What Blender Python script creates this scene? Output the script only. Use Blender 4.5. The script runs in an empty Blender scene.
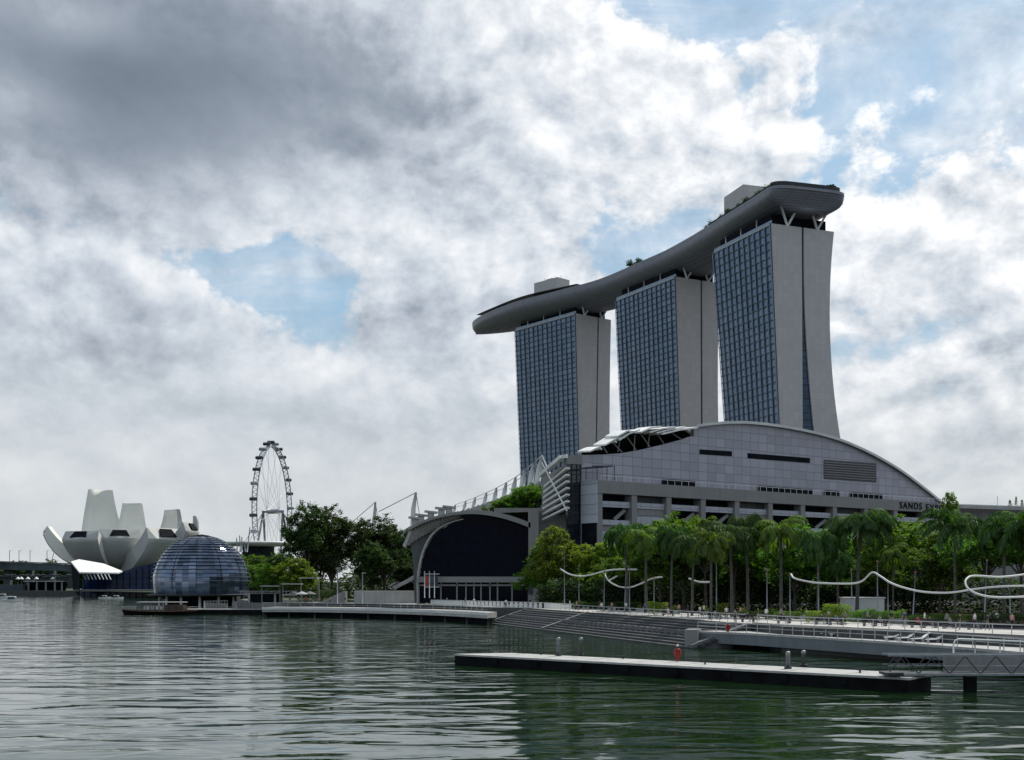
import bpy, math, random
from mathutils import Vector, Matrix, noise
R = math.radians
SC = bpy.context.scene
COL = SC.collection
# ------------------------------------------------------------------ camera
F, HZ, CH = 1150.0, 582.0, 8.0          # focal length in pixels, horizon row, eye height above the water
cd = bpy.data.cameras.new('camera'); cam = bpy.data.objects.new('camera', cd); COL.objects.link(cam)
cam.location = (0, 0, CH); cam.rotation_euler = (R(90), 0, 0)
cd.sensor_width = 36; cd.lens = 36 * F / 1024; cd.shift_y = (HZ - 380) / 1024
cd.clip_start = 1; cd.clip_end = 30000
SC.camera = cam
# ------------------------------------------------------------------ light
SUN_AZ, SUN_EL = 38, 52                 # degrees right of the view direction, degrees above the horizon
w = bpy.data.worlds.new('World'); SC.world = w; w.use_nodes = True
SC.view_settings.view_transform = 'Standard'; SC.view_settings.look = 'None'
SC.view_settings.gamma = 1; SC.view_settings.use_curve_mapping = False
SC.view_settings.exposure = 0.0
sd = bpy.data.lights.new('sun', 'SUN'); sd.energy = 4.2; sd.angle = R(0.6); sd.color = (1, .95, .86)
sun = bpy.data.objects.new('sun', sd); COL.objects.link(sun)
_d = Vector((math.sin(R(SUN_AZ)) * math.cos(R(SUN_EL)), math.cos(R(SUN_AZ)) * math.cos(R(SUN_EL)), math.sin(R(SUN_EL))))
sun.rotation_euler = (-_d).to_track_quat('-Z', 'Y').to_euler()
sun.location = (200, 100, 400)

class NT:                               # small node helper
    def __init__(s, t): s.t = t
    def n(s, k, **kw):
        o = s.t.nodes.new(k)
        for a, b in kw.items(): setattr(o, a, b)
        return o
    def put(s, sock, v):
        if v is None: return
        if isinstance(v, bpy.types.NodeSocket): s.t.links.new(v, sock)
        else: sock.default_value = v
    def m(s, op, a, b=None, c=None, clamp=False):
        o = s.n('ShaderNodeMath', operation=op, use_clamp=clamp)
        s.put(o.inputs[0], a); s.put(o.inputs[1], b)
        if c is not None: s.put(o.inputs[2], c)
        return o.outputs[0]
    def mix(s, f, a, b):
        o = s.n('ShaderNodeMix', data_type='RGBA')
        s.put(o.inputs[0], f); s.put(o.inputs[6], a); s.put(o.inputs[7], b)
        return o.outputs[2]
    def ramp(s, f, stops):
        o = s.n('ShaderNodeValToRGB'); e = o.color_ramp.elements
        while len(e) < len(stops): e.new(.5)
        for i, (p, c) in enumerate(stops):
            e[i].position = p; e[i].color = c if len(c) == 4 else (*c, 1)
        s.put(o.inputs[0], f); return o.outputs[0]
    def xyz(s, x, y, z):
        o = s.n('ShaderNodeCombineXYZ'); s.put(o.inputs[0], x); s.put(o.inputs[1], y); s.put(o.inputs[2], z); return o.outputs[0]
    def noise(s, vec, scale, detail=4, rough=.5, dist=0, dim='3D'):
        o = s.n('ShaderNodeTexNoise', noise_dimensions=dim)
        s.put(o.inputs['Vector'], vec); o.inputs['Scale'].default_value = scale; o.inputs['Detail'].default_value = detail
        o.inputs['Roughness'].default_value = rough; o.inputs['Distortion'].default_value = dist
        return o.outputs[0]
    def smooth(s, x, lo, hi, a=0., b=1.):
        o = s.n('ShaderNodeMapRange', interpolation_type='SMOOTHSTEP')
        s.put(o.inputs[0], x); o.inputs[1].default_value = lo; o.inputs[2].default_value = hi
        o.inputs[3].default_value = a; o.inputs[4].default_value = b
        return o.outputs[0]

def make_sky():
    t = w.node_tree; t.nodes.clear(); N = NT(t)
    sky = N.n('ShaderNodeTexSky', sky_type='NISHITA', sun_disc=False)
    sky.sun_elevation = R(SUN_EL); sky.sun_rotation = R(SUN_AZ); sky.air_density = 1.2; sky.dust_density = 1.5
    tc = N.n('ShaderNodeTexCoord').outputs['Generated']
    sp = N.n('ShaderNodeSeparateXYZ'); t.links.new(tc, sp.inputs[0])
    az = N.m('ARCTAN2', sp.outputs[0], sp.outputs[1]); el = N.m('ARCSINE', sp.outputs[2])
    def ang(px, py): return math.atan((px - 512) / F), math.atan((HZ - py) / F * math.cos(math.atan((px - 512) / F)))
    def blobs(lst, az, el):
        tot = None
        for px, py, rx, ry, a in lst:
            A, E = ang(px, py)
            dx = N.m('MULTIPLY', N.m('SUBTRACT', az, A), F / rx); dy = N.m('MULTIPLY', N.m('SUBTRACT', el, E), F / ry)
            d2 = N.m('ADD', N.m('MULTIPLY', dx, dx), N.m('MULTIPLY', dy, dy))
            g = N.m('MULTIPLY', N.m('EXPONENT', N.m('MULTIPLY', d2, -1)), a)
            tot = g if tot is None else N.m('ADD', tot, g)
        return tot
    base = N.xyz(az, N.m('MULTIPLY', el, 1.35), .37)
    # warp the domain so that the cloud edges curl
    wn = N.n('ShaderNodeTexNoise'); t.links.new(base, wn.inputs['Vector']); wn.inputs['Scale'].default_value = 7; wn.inputs['Detail'].default_value = 3
    wv = N.n('ShaderNodeVectorMath', operation='SUBTRACT'); t.links.new(wn.outputs[1], wv.inputs[0]); wv.inputs[1].default_value = (.5, .5, .5)
    ws = N.n('ShaderNodeVectorMath', operation='SCALE'); t.links.new(wv.outputs[0], ws.inputs[0]); ws.inputs[3].default_value = .035
    wa = N.n('ShaderNodeVectorMath', operation='ADD'); t.links.new(base, wa.inputs[0]); t.links.new(ws.outputs[0], wa.inputs[1])
    P0 = wa.outputs[0]
    wsp = N.n('ShaderNodeSeparateXYZ'); t.links.new(P0, wsp.inputs[0])
    az2 = wsp.outputs[0]; el2 = N.m('DIVIDE', wsp.outputs[1], 1.35)
    def off(v, dx, dy):
        o = N.n('ShaderNodeVectorMath', operation='ADD'); t.links.new(v, o.inputs[0]); o.inputs[1].default_value = (dx, dy, 0); return o.outputs[0]
    def puff(v):                        # cauliflower heads of the cumulus
        o = N.n('ShaderNodeTexVoronoi', feature='F1', voronoi_dimensions='2D'); t.links.new(v, o.inputs['Vector']); o.inputs['Scale'].default_value = 11; o.inputs['Detail'].default_value = 3
        o.inputs['Roughness'].default_value = .62; o.inputs['Lacunarity'].default_value = 2.1; o.normalize = True
        return N.m('SUBTRACT', .32, o.outputs['Distance'])
    def field(v): return N.m('ADD', N.m('ADD', N.m('MULTIPLY', N.noise(v, 4.6, 9, .56, .0, '2D'), .74), N.m('MULTIPLY', N.noise(v, 24, 5, .62, .0, '2D'), .26)), N.m('MULTIPLY', puff(v), .26))
    f0 = field(P0); f1 = field(off(P0, .010, .024))
    cov = blobs([(200, 60, 420, 190, .17), (540, 90, 200, 110, .16), (690, 130, 110, 90, .07), (80, 330, 190, 80, .17), (470, 290, 110, 55, .17),
                 (330, 400, 380, 70, .14), (960, 260, 110, 60, .09), (880, 380, 130, 60, .12), (560, 390, 160, 80, .1),
                 (500, 520, 900, 75, .22), (380, 200, 160, 45, .08),
                 (270, 282, 100, 32, -.25), (195, 262, 50, 22, -.08), (628, 250, 40, 26, -.10), (60, 20, 150, 60, .16), (560, 300, 100, 60, .15), (700, 110, 90, 60, .10), (690, 230, 70, 50, .05), (850, 115, 130, 60, -.09), (715, 8, 110, 26, -.16),
                 (960, 25, 150, 20, .05), (560, 215, 100, 26, -.04), (860, 180, 90, 40, -.10)], az2, el2)
    den = N.m('ADD', N.m('SUBTRACT', f0, .5), cov)
    mask = N.smooth(den, -.05, .065)
    wisp = N.m('MULTIPLY', N.smooth(N.noise(N.xyz(N.m('MULTIPLY', az, 1.0), N.m('MULTIPLY', el, 3.4), .9), 4.5, 7, .6, .8), .30, .75), .70)
    mask = N.m('MAXIMUM', mask, wisp)
    # self shading of the vapour: thick middles are grey, edges that face the sun are white
    lit = N.m('MULTIPLY', N.m('SUBTRACT', f0, f1), N.m('ADD', 2.35, N.m('MULTIPLY', blobs([(130, 80, 300, 120, -2.1), (120, 400, 500, 120, -1.1), (500, 520, 900, 80, -.9)], az, el), 1.)))
    thick = N.m('MULTIPLY', N.smooth(den, .08, .42), -.16)
    dark = blobs([(140, 72, 280, 95, -.62), (20, 150, 150, 60, -.12), (50, 290, 120, 50, -.08), (130, 350, 120, 40, -.08), (200, 380, 260, 70, -.02), (410, 318, 60, 24, -.22), (330, 420, 150, 34, -.14),
                  (500, 540, 900, 50, -.04), (930, 430, 160, 60, -.04),
                  (590, 60, 190, 70, .22), (700, 120, 100, 60, .10), (60, 20, 80, 22, .26), (15, 95, 45, 26, .20), (905, 290, 110, 70, .12), (845, 210, 46, 46, .16), (450, 240, 110, 40, .12), (330, 170, 130, 50, .08), (560, 390, 120, 60, .04)], az2, el2)
    sh = N.m('ADD', N.m('ADD', N.m('ADD', .69, lit), N.m('MULTIPLY', N.m('SUBTRACT', f0, .5), .25)), N.m('ADD', thick, dark))
    cc = N.ramp(sh, [(0., (.165, .20, .255)), (.3, (.30, .345, .41)), (.55, (.52, .57, .635)), (.78, (.74, .77, .81)), (1., (.98, .985, .99))])
    cs = N.n('ShaderNodeVectorMath', operation='SCALE'); t.links.new(cc, cs.inputs[0]); cs.inputs[3].default_value = 11.3
    # clear air between the clouds, whitened by vapour
    clear = N.mix(.52, sky.outputs[0], (2.9, 5.6, 7.9, 1))
    skyc = N.mix(mask, clear, cs.outputs[0])
    low = N.smooth(el, .0, .24, .74, 0.)
    skyc = N.mix(low, skyc, (6.5, 6.8, 6.8, 1))
    under = N.smooth(el, -.05, 0, 1., 0.)
    skyc = N.mix(under, skyc, (.7, .9, .9, 1))
    bg = N.n('ShaderNodeBackground'); t.links.new(skyc, bg.inputs[0]); bg.inputs[1].default_value = .1
    out = N.n('ShaderNodeOutputWorld'); t.links.new(bg.outputs[0], out.inputs[0])
make_sky()
# ------------------------------------------------------------------ mesh helpers
def P(px, py, D): return Vector(((px - 512) * D / F, D, CH + (HZ - py) * D / F))
def GX(px, D): return (px - 512) * D / F
def XY(px, D): return Vector((GX(px, D), D))
def ZP(py, D): return CH + (HZ - py) * D / F
class MB:
    def __init__(s): s.v = []; s.f = []; s.mi = []; s.sm = []; s.uv = {}
    def add(s, vs, fs, mi=0, sm=False):
        b = len(s.v); s.v += [tuple(v) for v in vs]
        for f in fs: s.f.append(tuple(b + i for i in f)); s.mi.append(mi); s.sm.append(sm)
        return s
    def quad(s, a, b, c, d, mi=0): return s.add([a, b, c, d], [(0, 1, 2, 3)], mi)
    def box(s, c, size, rz=0, mi=0, ry=0):
        x, y, z = (q / 2 for q in size); M = Matrix.Rotation(rz, 3, 'Z') @ Matrix.Rotation(ry, 3, 'Y'); c = Vector(c)
        vs = [c + M @ Vector((i * x, j * y, k * z)) for i in (-1, 1) for j in (-1, 1) for k in (-1, 1)]
        return s.add(vs, [(0, 1, 3, 2), (4, 6, 7, 5), (0, 4, 5, 1), (2, 3, 7, 6), (0, 2, 6, 4), (1, 5, 7, 3)], mi)
    def beam(s, a, b, wd, h, mi=0):      # rectangular bar between two points
        a = Vector(a); b = Vector(b); d = (b - a)
        if d.length < 1e-6: return s
        d.normalize(); up = Vector((0, 0, 1)) if abs(d.z) < .95 else Vector((1, 0, 0))
        r = d.cross(up).normalized() * wd / 2; u = r.cross(d).normalized() * h / 2
        vs = [p + i * r + j * u for p in (a, b) for i, j in ((-1, -1), (1, -1), (1, 1), (-1, 1))]
        return s.add(vs, [(0, 3, 2, 1), (4, 5, 6, 7), (0, 1, 5, 4), (1, 2, 6, 5), (2, 3, 7, 6), (3, 0, 4, 7)], mi)
    def tube(s, pts, r, n=6, mi=0, caps=True, sm=True):
        pts = [Vector(p) for p in pts]; rr = r if isinstance(r, (list, tuple)) else [r] * len(pts)
        vs = []; fs = []; nr = None
        for i, p in enumerate(pts):
            d = (pts[min(i + 1, len(pts) - 1)] - pts[max(i - 1, 0)]).normalized()
            if nr is None:
                nr = d.cross(Vector((0, 0, 1)) if abs(d.z) < .9 else Vector((1, 0, 0))).normalized()
            else: nr = (nr - d * nr.dot(d)).normalized()
            u = nr.cross(d)
            vs += [p + (nr * math.cos(2 * math.pi * k / n) + u * math.sin(2 * math.pi * k / n)) * rr[i] for k in range(n)]
        for i in range(len(pts) - 1):
            for k in range(n):
                a = i * n + k; b = i * n + (k + 1) % n
                fs.append((a, b, b + n, a + n))
        if caps: fs.append(tuple(range(n))); fs.append(tuple(range((len(pts) - 1) * n, len(pts) * n))[::-1])
        return s.add(vs, fs, mi, sm)
    def loft(s, rings, closed=True, caps=True, mi=0, sm=False):
        n = len(rings[0]); vs = [p for r in rings for p in r]; fs = []
        for i in range(len(rings) - 1):
            for k in range(n if closed else n - 1):
                a = i * n + k; b = i * n + (k + 1) % n
                fs.append((a, b, b + n, a + n))
        if caps and closed: fs.append(tuple(range(n))[::-1]); fs.append(tuple(range((len(rings) - 1) * n, len(rings) * n)))
        return s.add(vs, fs, mi, sm)
    def lathe(s, prof, c=(0, 0, 0), n=24, mi=0, sm=True):
        c = Vector(c); rings = [[c + Vector((r * math.cos(2 * math.pi * k / n), r * math.sin(2 * math.pi * k / n), z)) for k in range(n)] for r, z in prof]
        return s.loft(rings, True, True, mi, sm)
    def prism(s, poly, z0, z1, mi=0):    # plan polygon (xy) raised from z0 to z1
        return s.loft([[(p[0], p[1], z0) for p in poly], [(p[0], p[1], z1) for p in poly]], mi=mi)
    def slab(s, pts, off, mi=0):         # any planar polygon thickened by vector off
        off = Vector(off); return s.loft([[Vector(p) for p in pts], [Vector(p) + off for p in pts]], mi=mi)
    def build(s, name, mats, parent=None, label=None, cat=None, group=None, kind=None, at=None):
        org = Vector((0, 0, 0)); q = parent
        while q: org += q.location; q = q.parent
        if parent is None:
            if at is not None: loc = Vector(at)
            else:
                xs = [v[0] for v in s.v]; ys = [v[1] for v in s.v]; zs = [v[2] for v in s.v]
                loc = Vector(((min(xs) + max(xs)) / 2, (min(ys) + max(ys)) / 2, min(zs)))
        else: loc = Vector((0, 0, 0))
        t = org + loc
        me = bpy.data.meshes.new(name); me.from_pydata([(v[0] - t.x, v[1] - t.y, v[2] - t.z) for v in s.v], [], s.f)
        for m in (mats if isinstance(mats, (list, tuple)) else [mats]): me.materials.append(m)
        me.polygons.foreach_set('material_index', s.mi); me.polygons.foreach_set('use_smooth', s.sm)
        me.update()
        o = bpy.data.objects.new(name, me); COL.objects.link(o); o.location = loc; o.parent = parent
        tag(o, label, cat, group, kind); return o
def tag(o, label=None, cat=None, group=None, kind=None):
    for k, v in (('label', label), ('category', cat), ('group', group), ('kind', kind)):
        if v: o[k] = v
    return o
def thing(name, loc, label, cat, group=None):
    o = bpy.data.objects.new(name, None); COL.objects.link(o); o.location = loc; o.empty_display_size = .5
    return tag(o, label, cat, group)
def dup(o, parent=None):
    c = o.copy(); COL.objects.link(c)
    if parent: c.parent = parent
    for ch in [x for x in KIDS.get(o.name, o.children)]: dup(ch, c)
    return c
KIDS = {}
def put(o, loc, rz=0, sc=1, label=None, cat=None, group=None):
    o.location = loc; o.rotation_euler = (0, 0, rz); o.scale = sc if isinstance(sc, tuple) else (sc, sc, sc)
    return tag(o, label, cat, group)
def catmull(pts, n=6):
    pts = [Vector(p) for p in pts]; q = [pts[0] * 2 - pts[1]] + pts + [pts[-1] * 2 - pts[-2]]; out = []
    for i in range(1, len(q) - 2):
        for k in range(n):
            t = k / n; a, b, c, d = q[i - 1], q[i], q[i + 1], q[i + 2]
            out.append(.5 * ((2 * b) + (c - a) * t + (2 * a - 5 * b + 4 * c - d) * t * t + (3 * b - a - 3 * c + d) * t ** 3))
    return out + [pts[-1]]
def lerp(a, b, t): return a + (b - a) * t
def interp(x, tab):
    for (x0, y0), (x1, y1) in zip(tab, tab[1:]):
        if x <= x1: return y0 + (y1 - y0) * (x - x0) / (x1 - x0)
    return tab[-1][1]
# ------------------------------------------------------------------ materials
def mat(name, col, rough=.7, metal=0, var=.12, vs=.4, bump=0, bs=3, spec=None, col2=None, streak=0):
    m = bpy.data.materials.new(name); m.use_nodes = True; t = m.node_tree; N = NT(t); b = t.nodes['Principled BSDF']
    tc = N.n('ShaderNodeTexCoord').outputs['Object']
    n = N.noise(tc, vs, 5, .6)
    if streak:
        mp = N.n('ShaderNodeMapping'); t.links.new(tc, mp.inputs[0]); mp.inputs['Scale'].default_value = (1, 1, .08)
        n = N.m('MULTIPLY', N.m('ADD', n, N.noise(mp.outputs[0], streak, 4, .6)), .5)
    c2 = col2 or tuple(max(0, c * (1 - 2.4 * var)) for c in col); c1 = tuple(min(1, c * (1 + var)) for c in col)
    c = N.ramp(n, [(.3, c2), (.68, c1)])
    t.links.new(c, b.inputs['Base Color']); b.inputs['Roughness'].default_value = rough; b.inputs['Metallic'].default_value = metal
    if spec is not None: b.inputs['Specular IOR Level'].default_value = spec
    if bump:
        bp = N.n('ShaderNodeBump'); bp.inputs['Strength'].default_value = bump; bp.inputs['Distance'].default_value = .05
        t.links.new(N.noise(tc, bs, 4, .6), bp.inputs['Height']); t.links.new(bp.outputs[0], b.inputs['Normal'])
    return m
def panel_mat(name, col, joint, pw, ph, ax, rough=.5, var=.10, jw=.05, metal=0, spec=.5, dirvec=(1, 0)):
    # tiled cladding: panels pw x ph metres, joints jw wide, running along dirvec in plan
    m = bpy.data.materials.new(name); m.use_nodes = True; t = m.node_tree; N = NT(t); b = t.nodes['Principled BSDF']
    g = N.n('ShaderNodeTexCoord').outputs['Object']; sp = N.n('ShaderNodeSeparateXYZ'); t.links.new(g, sp.inputs[0])
    u = N.m('ADD', N.m('MULTIPLY', sp.outputs[0], dirvec[0]), N.m('MULTIPLY', sp.outputs[1], dirvec[1]))
    cu = N.m('DIVIDE', u, pw); cv = N.m('DIVIDE', sp.outputs[2], ph)
    fu = N.m('FRACT', cu); fv = N.m('FRACT', cv)
    ju = N.m('LESS_THAN', fu, jw / pw); jv = N.m('LESS_THAN', fv, jw / ph); j = N.m('MAXIMUM', ju, jv)
    wn = N.n('ShaderNodeTexWhiteNoise', noise_dimensions='3D'); t.links.new(N.xyz(N.m('FLOOR', cu), N.m('FLOOR', cv), 0), wn.inputs[0])
    big = N.noise(g, .05, 4, .6)
    k = N.m('ADD', N.m('MULTIPLY', wn.outputs[0], .5), N.m('MULTIPLY', big, .5))
    c = N.ramp(k, [(.1, tuple(x * (1 - 1.5 * var) for x in col)), (.9, tuple(min(1, x * (1 + 1.5 * var)) for x in col))])
    t.links.new(N.mix(j, c, (*joint, 1)), b.inputs['Base Color'])
    b.inputs['Metallic'].default_value = metal; b.inputs['Specular IOR Level'].default_value = spec
    t.links.new(N.m('ADD', rough, N.m('MULTIPLY', wn.outputs[0], .12)), b.inputs['Roughness'])
    return m
def leaf_mat(name, c1, c2, trans=.35):
    m = bpy.data.materials.new(name); m.use_nodes = True; t = m.node_tree; N = NT(t)
    t.nodes.remove(t.nodes['Principled BSDF'])
    geo = N.n('ShaderNodeNewGeometry'); oi = N.n('ShaderNodeObjectInfo')
    n = N.noise(N.n('ShaderNodeTexCoord').outputs['Object'], .45, 4, .6)
    k = N.m('ADD', N.m('MULTIPLY', geo.outputs['Random Per Island'], .45), N.m('MULTIPLY', n, .55))
    c = N.ramp(k, [(.25, c1), (.75, c2)])
    hs = N.n('ShaderNodeHueSaturation'); t.links.new(c, hs.inputs['Color'])
    t.links.new(N.m('ADD', .48, N.m('MULTIPLY', oi.outputs['Random'], .035)), hs.inputs['Hue'])
    t.links.new(N.m('ADD', .75, N.m('MULTIPLY', oi.outputs['Random'], .5)), hs.inputs['Value'])
    d = N.n('ShaderNodeBsdfDiffuse'); tr = N.n('ShaderNodeBsdfTranslucent'); gl = N.n('ShaderNodeBsdfGlossy'); gl.inputs['Roughness'].default_value = .62
    gl.inputs[0].default_value = (.8, .9, .8, 1)
    t.links.new(hs.outputs[0], d.inputs[0])
    tl = N.n('ShaderNodeMix', data_type='RGBA', blend_type='MULTIPLY'); tl.inputs[0].default_value = 1
    t.links.new(hs.outputs[0], tl.inputs[6]); tl.inputs[7].default_value = (2.3, 2.5, .75, 1); t.links.new(tl.outputs[2], tr.inputs[0])
    mx = N.n('ShaderNodeMixShader'); mx.inputs[0].default_value = trans; t.links.new(d.outputs[0], mx.inputs[1]); t.links.new(tr.outputs[0], mx.inputs[2])
    m2 = N.n('ShaderNodeMixShader'); m2.inputs[0].default_value = .03; t.links.new(mx.outputs[0], m2.inputs[1]); t.links.new(gl.outputs[0], m2.inputs[2])
    t.links.new(m2.outputs[0], t.nodes['Material Output'].inputs[0]); return m
M = {}
M['clad'] = panel_mat('tower_cladding', (.41, .40, .395), (.34, .33, .325), 3.2, 3.55, 0, .65, .06, .12, dirvec=(.85, .5))
M['navyframe'] = mat('navy_frame', (.004, .008, .018), .6, var=.2, spec=.05)
M['darklilac'] = mat('dark_louvres', (.04, .042, .06), .5, var=.2)
M['hull'] = mat('hull_panels', (.27, .28, .31), .42, .35, .10, .05)
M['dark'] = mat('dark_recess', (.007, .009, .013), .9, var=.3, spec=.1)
M['darkgrey'] = mat('dark_grey_metal', (.04, .043, .048), .6, .1, .2, spec=.3)
M['grey'] = mat('grey_concrete', (.20, .205, .205), .8, var=.12, vs=.25, streak=1.5)
M['midgrey'] = mat('mid_grey_concrete', (.12, .125, .13), .8, var=.15, vs=.3, streak=1.2)
M['conc'] = mat('pale_concrete', (.36, .36, .35), .85, var=.14, vs=.5, streak=2)
M['white'] = mat('white_painted_steel', (.72, .72, .70), .45, var=.06, vs=.6)
M['offwhite'] = mat('off_white_panels', (.55, .56, .55), .5, var=.08, vs=.15)
M['steel'] = mat('brushed_steel', (.45, .46, .48), .35, .7, .08)
M['wheelsteel'] = mat('wheel_steel', (.26, .28, .31), .5, .3, .1)
M['pave'] = mat('pale_paving', (.42, .405, .38), .85, var=.12, vs=.35)
M['deckwood'] = mat('weathered_timber', (.30, .27, .24), .8, var=.2, vs=.9)
M['stone'] = mat('dark_granite', (.045, .05, .054), .8, var=.3, vs=.8, bump=.4)
M['wetstone'] = mat('wet_stone', (.035, .04, .04), .5, var=.3, vs=1.2)
M['asphalt'] = mat('asphalt', (.055, .055, .057), .95, var=.15, vs=.1, spec=.05)
M['soil'] = mat('soil', (.03, .027, .02), .95, var=.2, spec=.05)
M['blackhull'] = mat('black_hull', (.008, .009, .010), .85, var=.3, spec=.08)
M['red'] = mat('red_plastic', (.30, .018, .010), .45, var=.1)
M['navyglass'] = mat('navy_glass', (.0015, .004, .014), .12, var=.3, vs=.6, spec=.05)
M['blueglass'] = mat('blue_glass', (.015, .04, .085), .12, .2, .3, .3)
M['blueglass2'] = mat('deep_blue_glass', (.006, .022, .07), .18, var=.3, vs=.15, spec=.2)
M['steelgrey'] = mat('weathered_steel', (.22, .24, .26), .45, .4, .12, 1.5)
M['terra2'] = mat('rusty_cap', (.22, .10, .06), .7, var=.15)
M['glassdark'] = mat('dark_glass', (.015, .022, .03), .10, var=.3, vs=.4, spec=.6)
M['leafpalm2'] = leaf_mat('bright_palm_leaves', (.03, .07, .006), (.10, .17, .02), .44)
M['bark'] = mat('bark', (.085, .07, .055), .9, var=.25, vs=1.5, bump=.5)
M['palmbark'] = mat('palm_bark', (.085, .08, .07), .85, var=.2, vs=2, bump=.4)
M['leafdark'] = leaf_mat('dark_leaves', (.012, .028, .006), (.034, .062, .012), .30)
M['leafmid'] = leaf_mat('green_leaves', (.024, .066, .006), (.08, .155, .016), .42)
M['leafyel'] = leaf_mat('yellow_green_leaves', (.05, .085, .006), (.125, .17, .015), .46)
M['leafpalm'] = leaf_mat('palm_leaves', (.011, .034, .005), (.045, .10, .014), .36)
M['terra'] = mat('brown_timber_hull', (.05, .024, .014), .5, var=.2, vs=.8)
M['orange'] = mat('orange_band', (.16, .07, .03), .5, var=.15)

def tower_glass():
    m = bpy.data.materials.new('tower_glass'); m.use_nodes = True; t = m.node_tree; N = NT(t); b = t.nodes['Principled BSDF']
    uv = N.n('ShaderNodeUVMap'); uv.uv_map = 'UVMap'
    sp = N.n('ShaderNodeSeparateXYZ'); t.links.new(uv.outputs[0], sp.inputs[0])
    fu = N.m('FLOOR', sp.outputs[0]); fv = N.m('FLOOR', sp.outputs[1])
    wn = N.n('ShaderNodeTexWhiteNoise'); t.links.new(N.xyz(fu, fv, 3.3), wn.inputs[0])
    w2 = N.n('ShaderNodeTexWhiteNoise'); t.links.new(N.xyz(fu, 0, 7.7), w2.inputs[0])
    k = N.m('ADD', N.m('MULTIPLY', wn.outputs[0], .6), N.m('MULTIPLY', w2.outputs[0], .4))
    # drawn curtains behind some panes
    c = N.ramp(k, [(.15, (.034, .078, .145)), (.5, (.058, .115, .20)), (.8, (.10, .17, .265)), (1., (.16, .23, .30))])
    t.links.new(c, b.inputs['Base Color']); b.inputs['Roughness'].default_value = .16
    b.inputs['Specular IOR Level'].default_value = .55; b.inputs['Coat Weight'].default_value = .3
    t.links.new(N.m('ADD', .12, N.m('MULTIPLY', wn.outputs[0], .2)), b.inputs['Roughness'])
    return m
M['towerglass'] = tower_glass()

# ------------------------------------------------------------------ water and ground
def water():
    m = bpy.data.materials.new('bay_water'); m.use_nodes = True; t = m.node_tree; N = NT(t); b = t.nodes['Principled BSDF']
    b.inputs['Base Color'].default_value = (.007, .022, .007, 1); b.inputs['IOR'].default_value = 1.55
    g = N.n('ShaderNodeTexCoord').outputs['Object']
    def nz(sx, sy, rot, detail, rough, dist=0):
        mp = N.n('ShaderNodeMapping'); t.links.new(g, mp.inputs[0]); mp.inputs['Scale'].default_value = (sx, sy, 1); mp.inputs['Rotation'].default_value = (0, 0, R(rot))
        return N.noise(mp.outputs[0], 1, detail, rough, dist, '2D')
    a = nz(.12, .29, 4, 2, .4, .5); c = nz(.34, .85, -7, 1.5, .45, .6); d = nz(1.2, 2.6, 20, 2, .5)
    wind = N.smooth(nz(.010, .03, 12, 3, .55, .5), .38, .62, .55, 1.25)
    h = N.m('ADD', N.m('MULTIPLY', a, .22), N.m('MULTIPLY', N.m('ADD', N.m('MULTIPLY', c, .028), N.m('MULTIPLY', d, .0012)), wind))
    bp = N.n('ShaderNodeBump'); bp.inputs['Strength'].default_value = 1; bp.inputs['Distance'].default_value = 1.0
    t.links.new(h, bp.inputs['Height']); t.links.new(bp.outputs[0], b.inputs['Normal'])
    b.inputs['Roughness'].default_value = .06
    q = MB(); q.quad((-9000, -300, 0), (9000, -300, 0), (9000, 16000, 0), (-9000, 16000, 0))
    q.build('water', m, kind='structure', at=(0, 0, 0))
water()
# shoreline of the waterfront, right to left; quay level 2.9 m above the water
SHORE = [(62, 78), (47.2, 105), (38.8, 119.5), (31, 132), (29.6, 140), (16, 184), (3, 225.5), (-4, 232), (-20, 262), (-56, 288), (-78, 330), (-92, 400), (-118, 470), (-158, 590), (-196, 640), (-310, 655), (-330, 690), (-700, 900)]
GZ = 2.9
q = MB()
top = [(x, y, GZ) for x, y in SHORE] + [(-6000, 900, GZ), (-6000, 14000, GZ), (7000, 14000, GZ), (7000, 78, GZ)]
q.add(top, [tuple(range(len(top)))])
q.build('ground', M['asphalt'], kind='structure', at=(0, 0, GZ))
q = MB(); pts = [(x, y) for x, y in SHORE]
for (a, b) in zip(pts, pts[1:]): q.quad((a[0], a[1], -.5), (b[0], b[1], -.5), (b[0], b[1], GZ), (a[0], a[1], GZ))
q.build('quay_wall', M['wetstone'], label='dark wet stone quay wall along the edge of the waterfront promenade', cat='quay wall', at=(0, 200, -.5))
q = MB(); inn = [(62, 112), (50, 128), (44, 145), (36, 170), (28, 196), (18, 222), (8, 262), (-30, 290), (-70, 340)]
q.add([(x, y, GZ + .008) for x, y in SHORE[:9] + [(-56, 288), (-78, 330)]] + [(x, y, GZ + .008) for x, y in inn[::-1]], [tuple(range(11 + len(inn)))])
q.build('promenade_paving', M['pave'], kind='structure', at=(0, 200, GZ))
# planted belt behind the promenade
q = MB(); belt = [(75, 118), (62, 128), (52, 139), (43, 152), (33, 176), (26, 196), (16, 212), (6, 236), (14, 244), (60, 232), (130, 262), (220, 300), (220, 118)]
q.add([(x, y, GZ + .02) for x, y in belt], [tuple(range(len(belt)))])
q.build('planting_bed', M['soil'], kind='structure', at=(0, 200, GZ))
q = MB(); q.add([(x, y, GZ + .01) for x, y in ((-130, 520), (-75, 340), (-60, 300), (-22, 275), (-12, 560), (-60, 900), (-600, 2500), (-900, 1500), (-340, 760))], [tuple(range(9))])
q.build('lawn', mat('grass', (.04, .06, .02), .9, var=.3, vs=.2), kind='structure', at=(0, 400, GZ))
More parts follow.
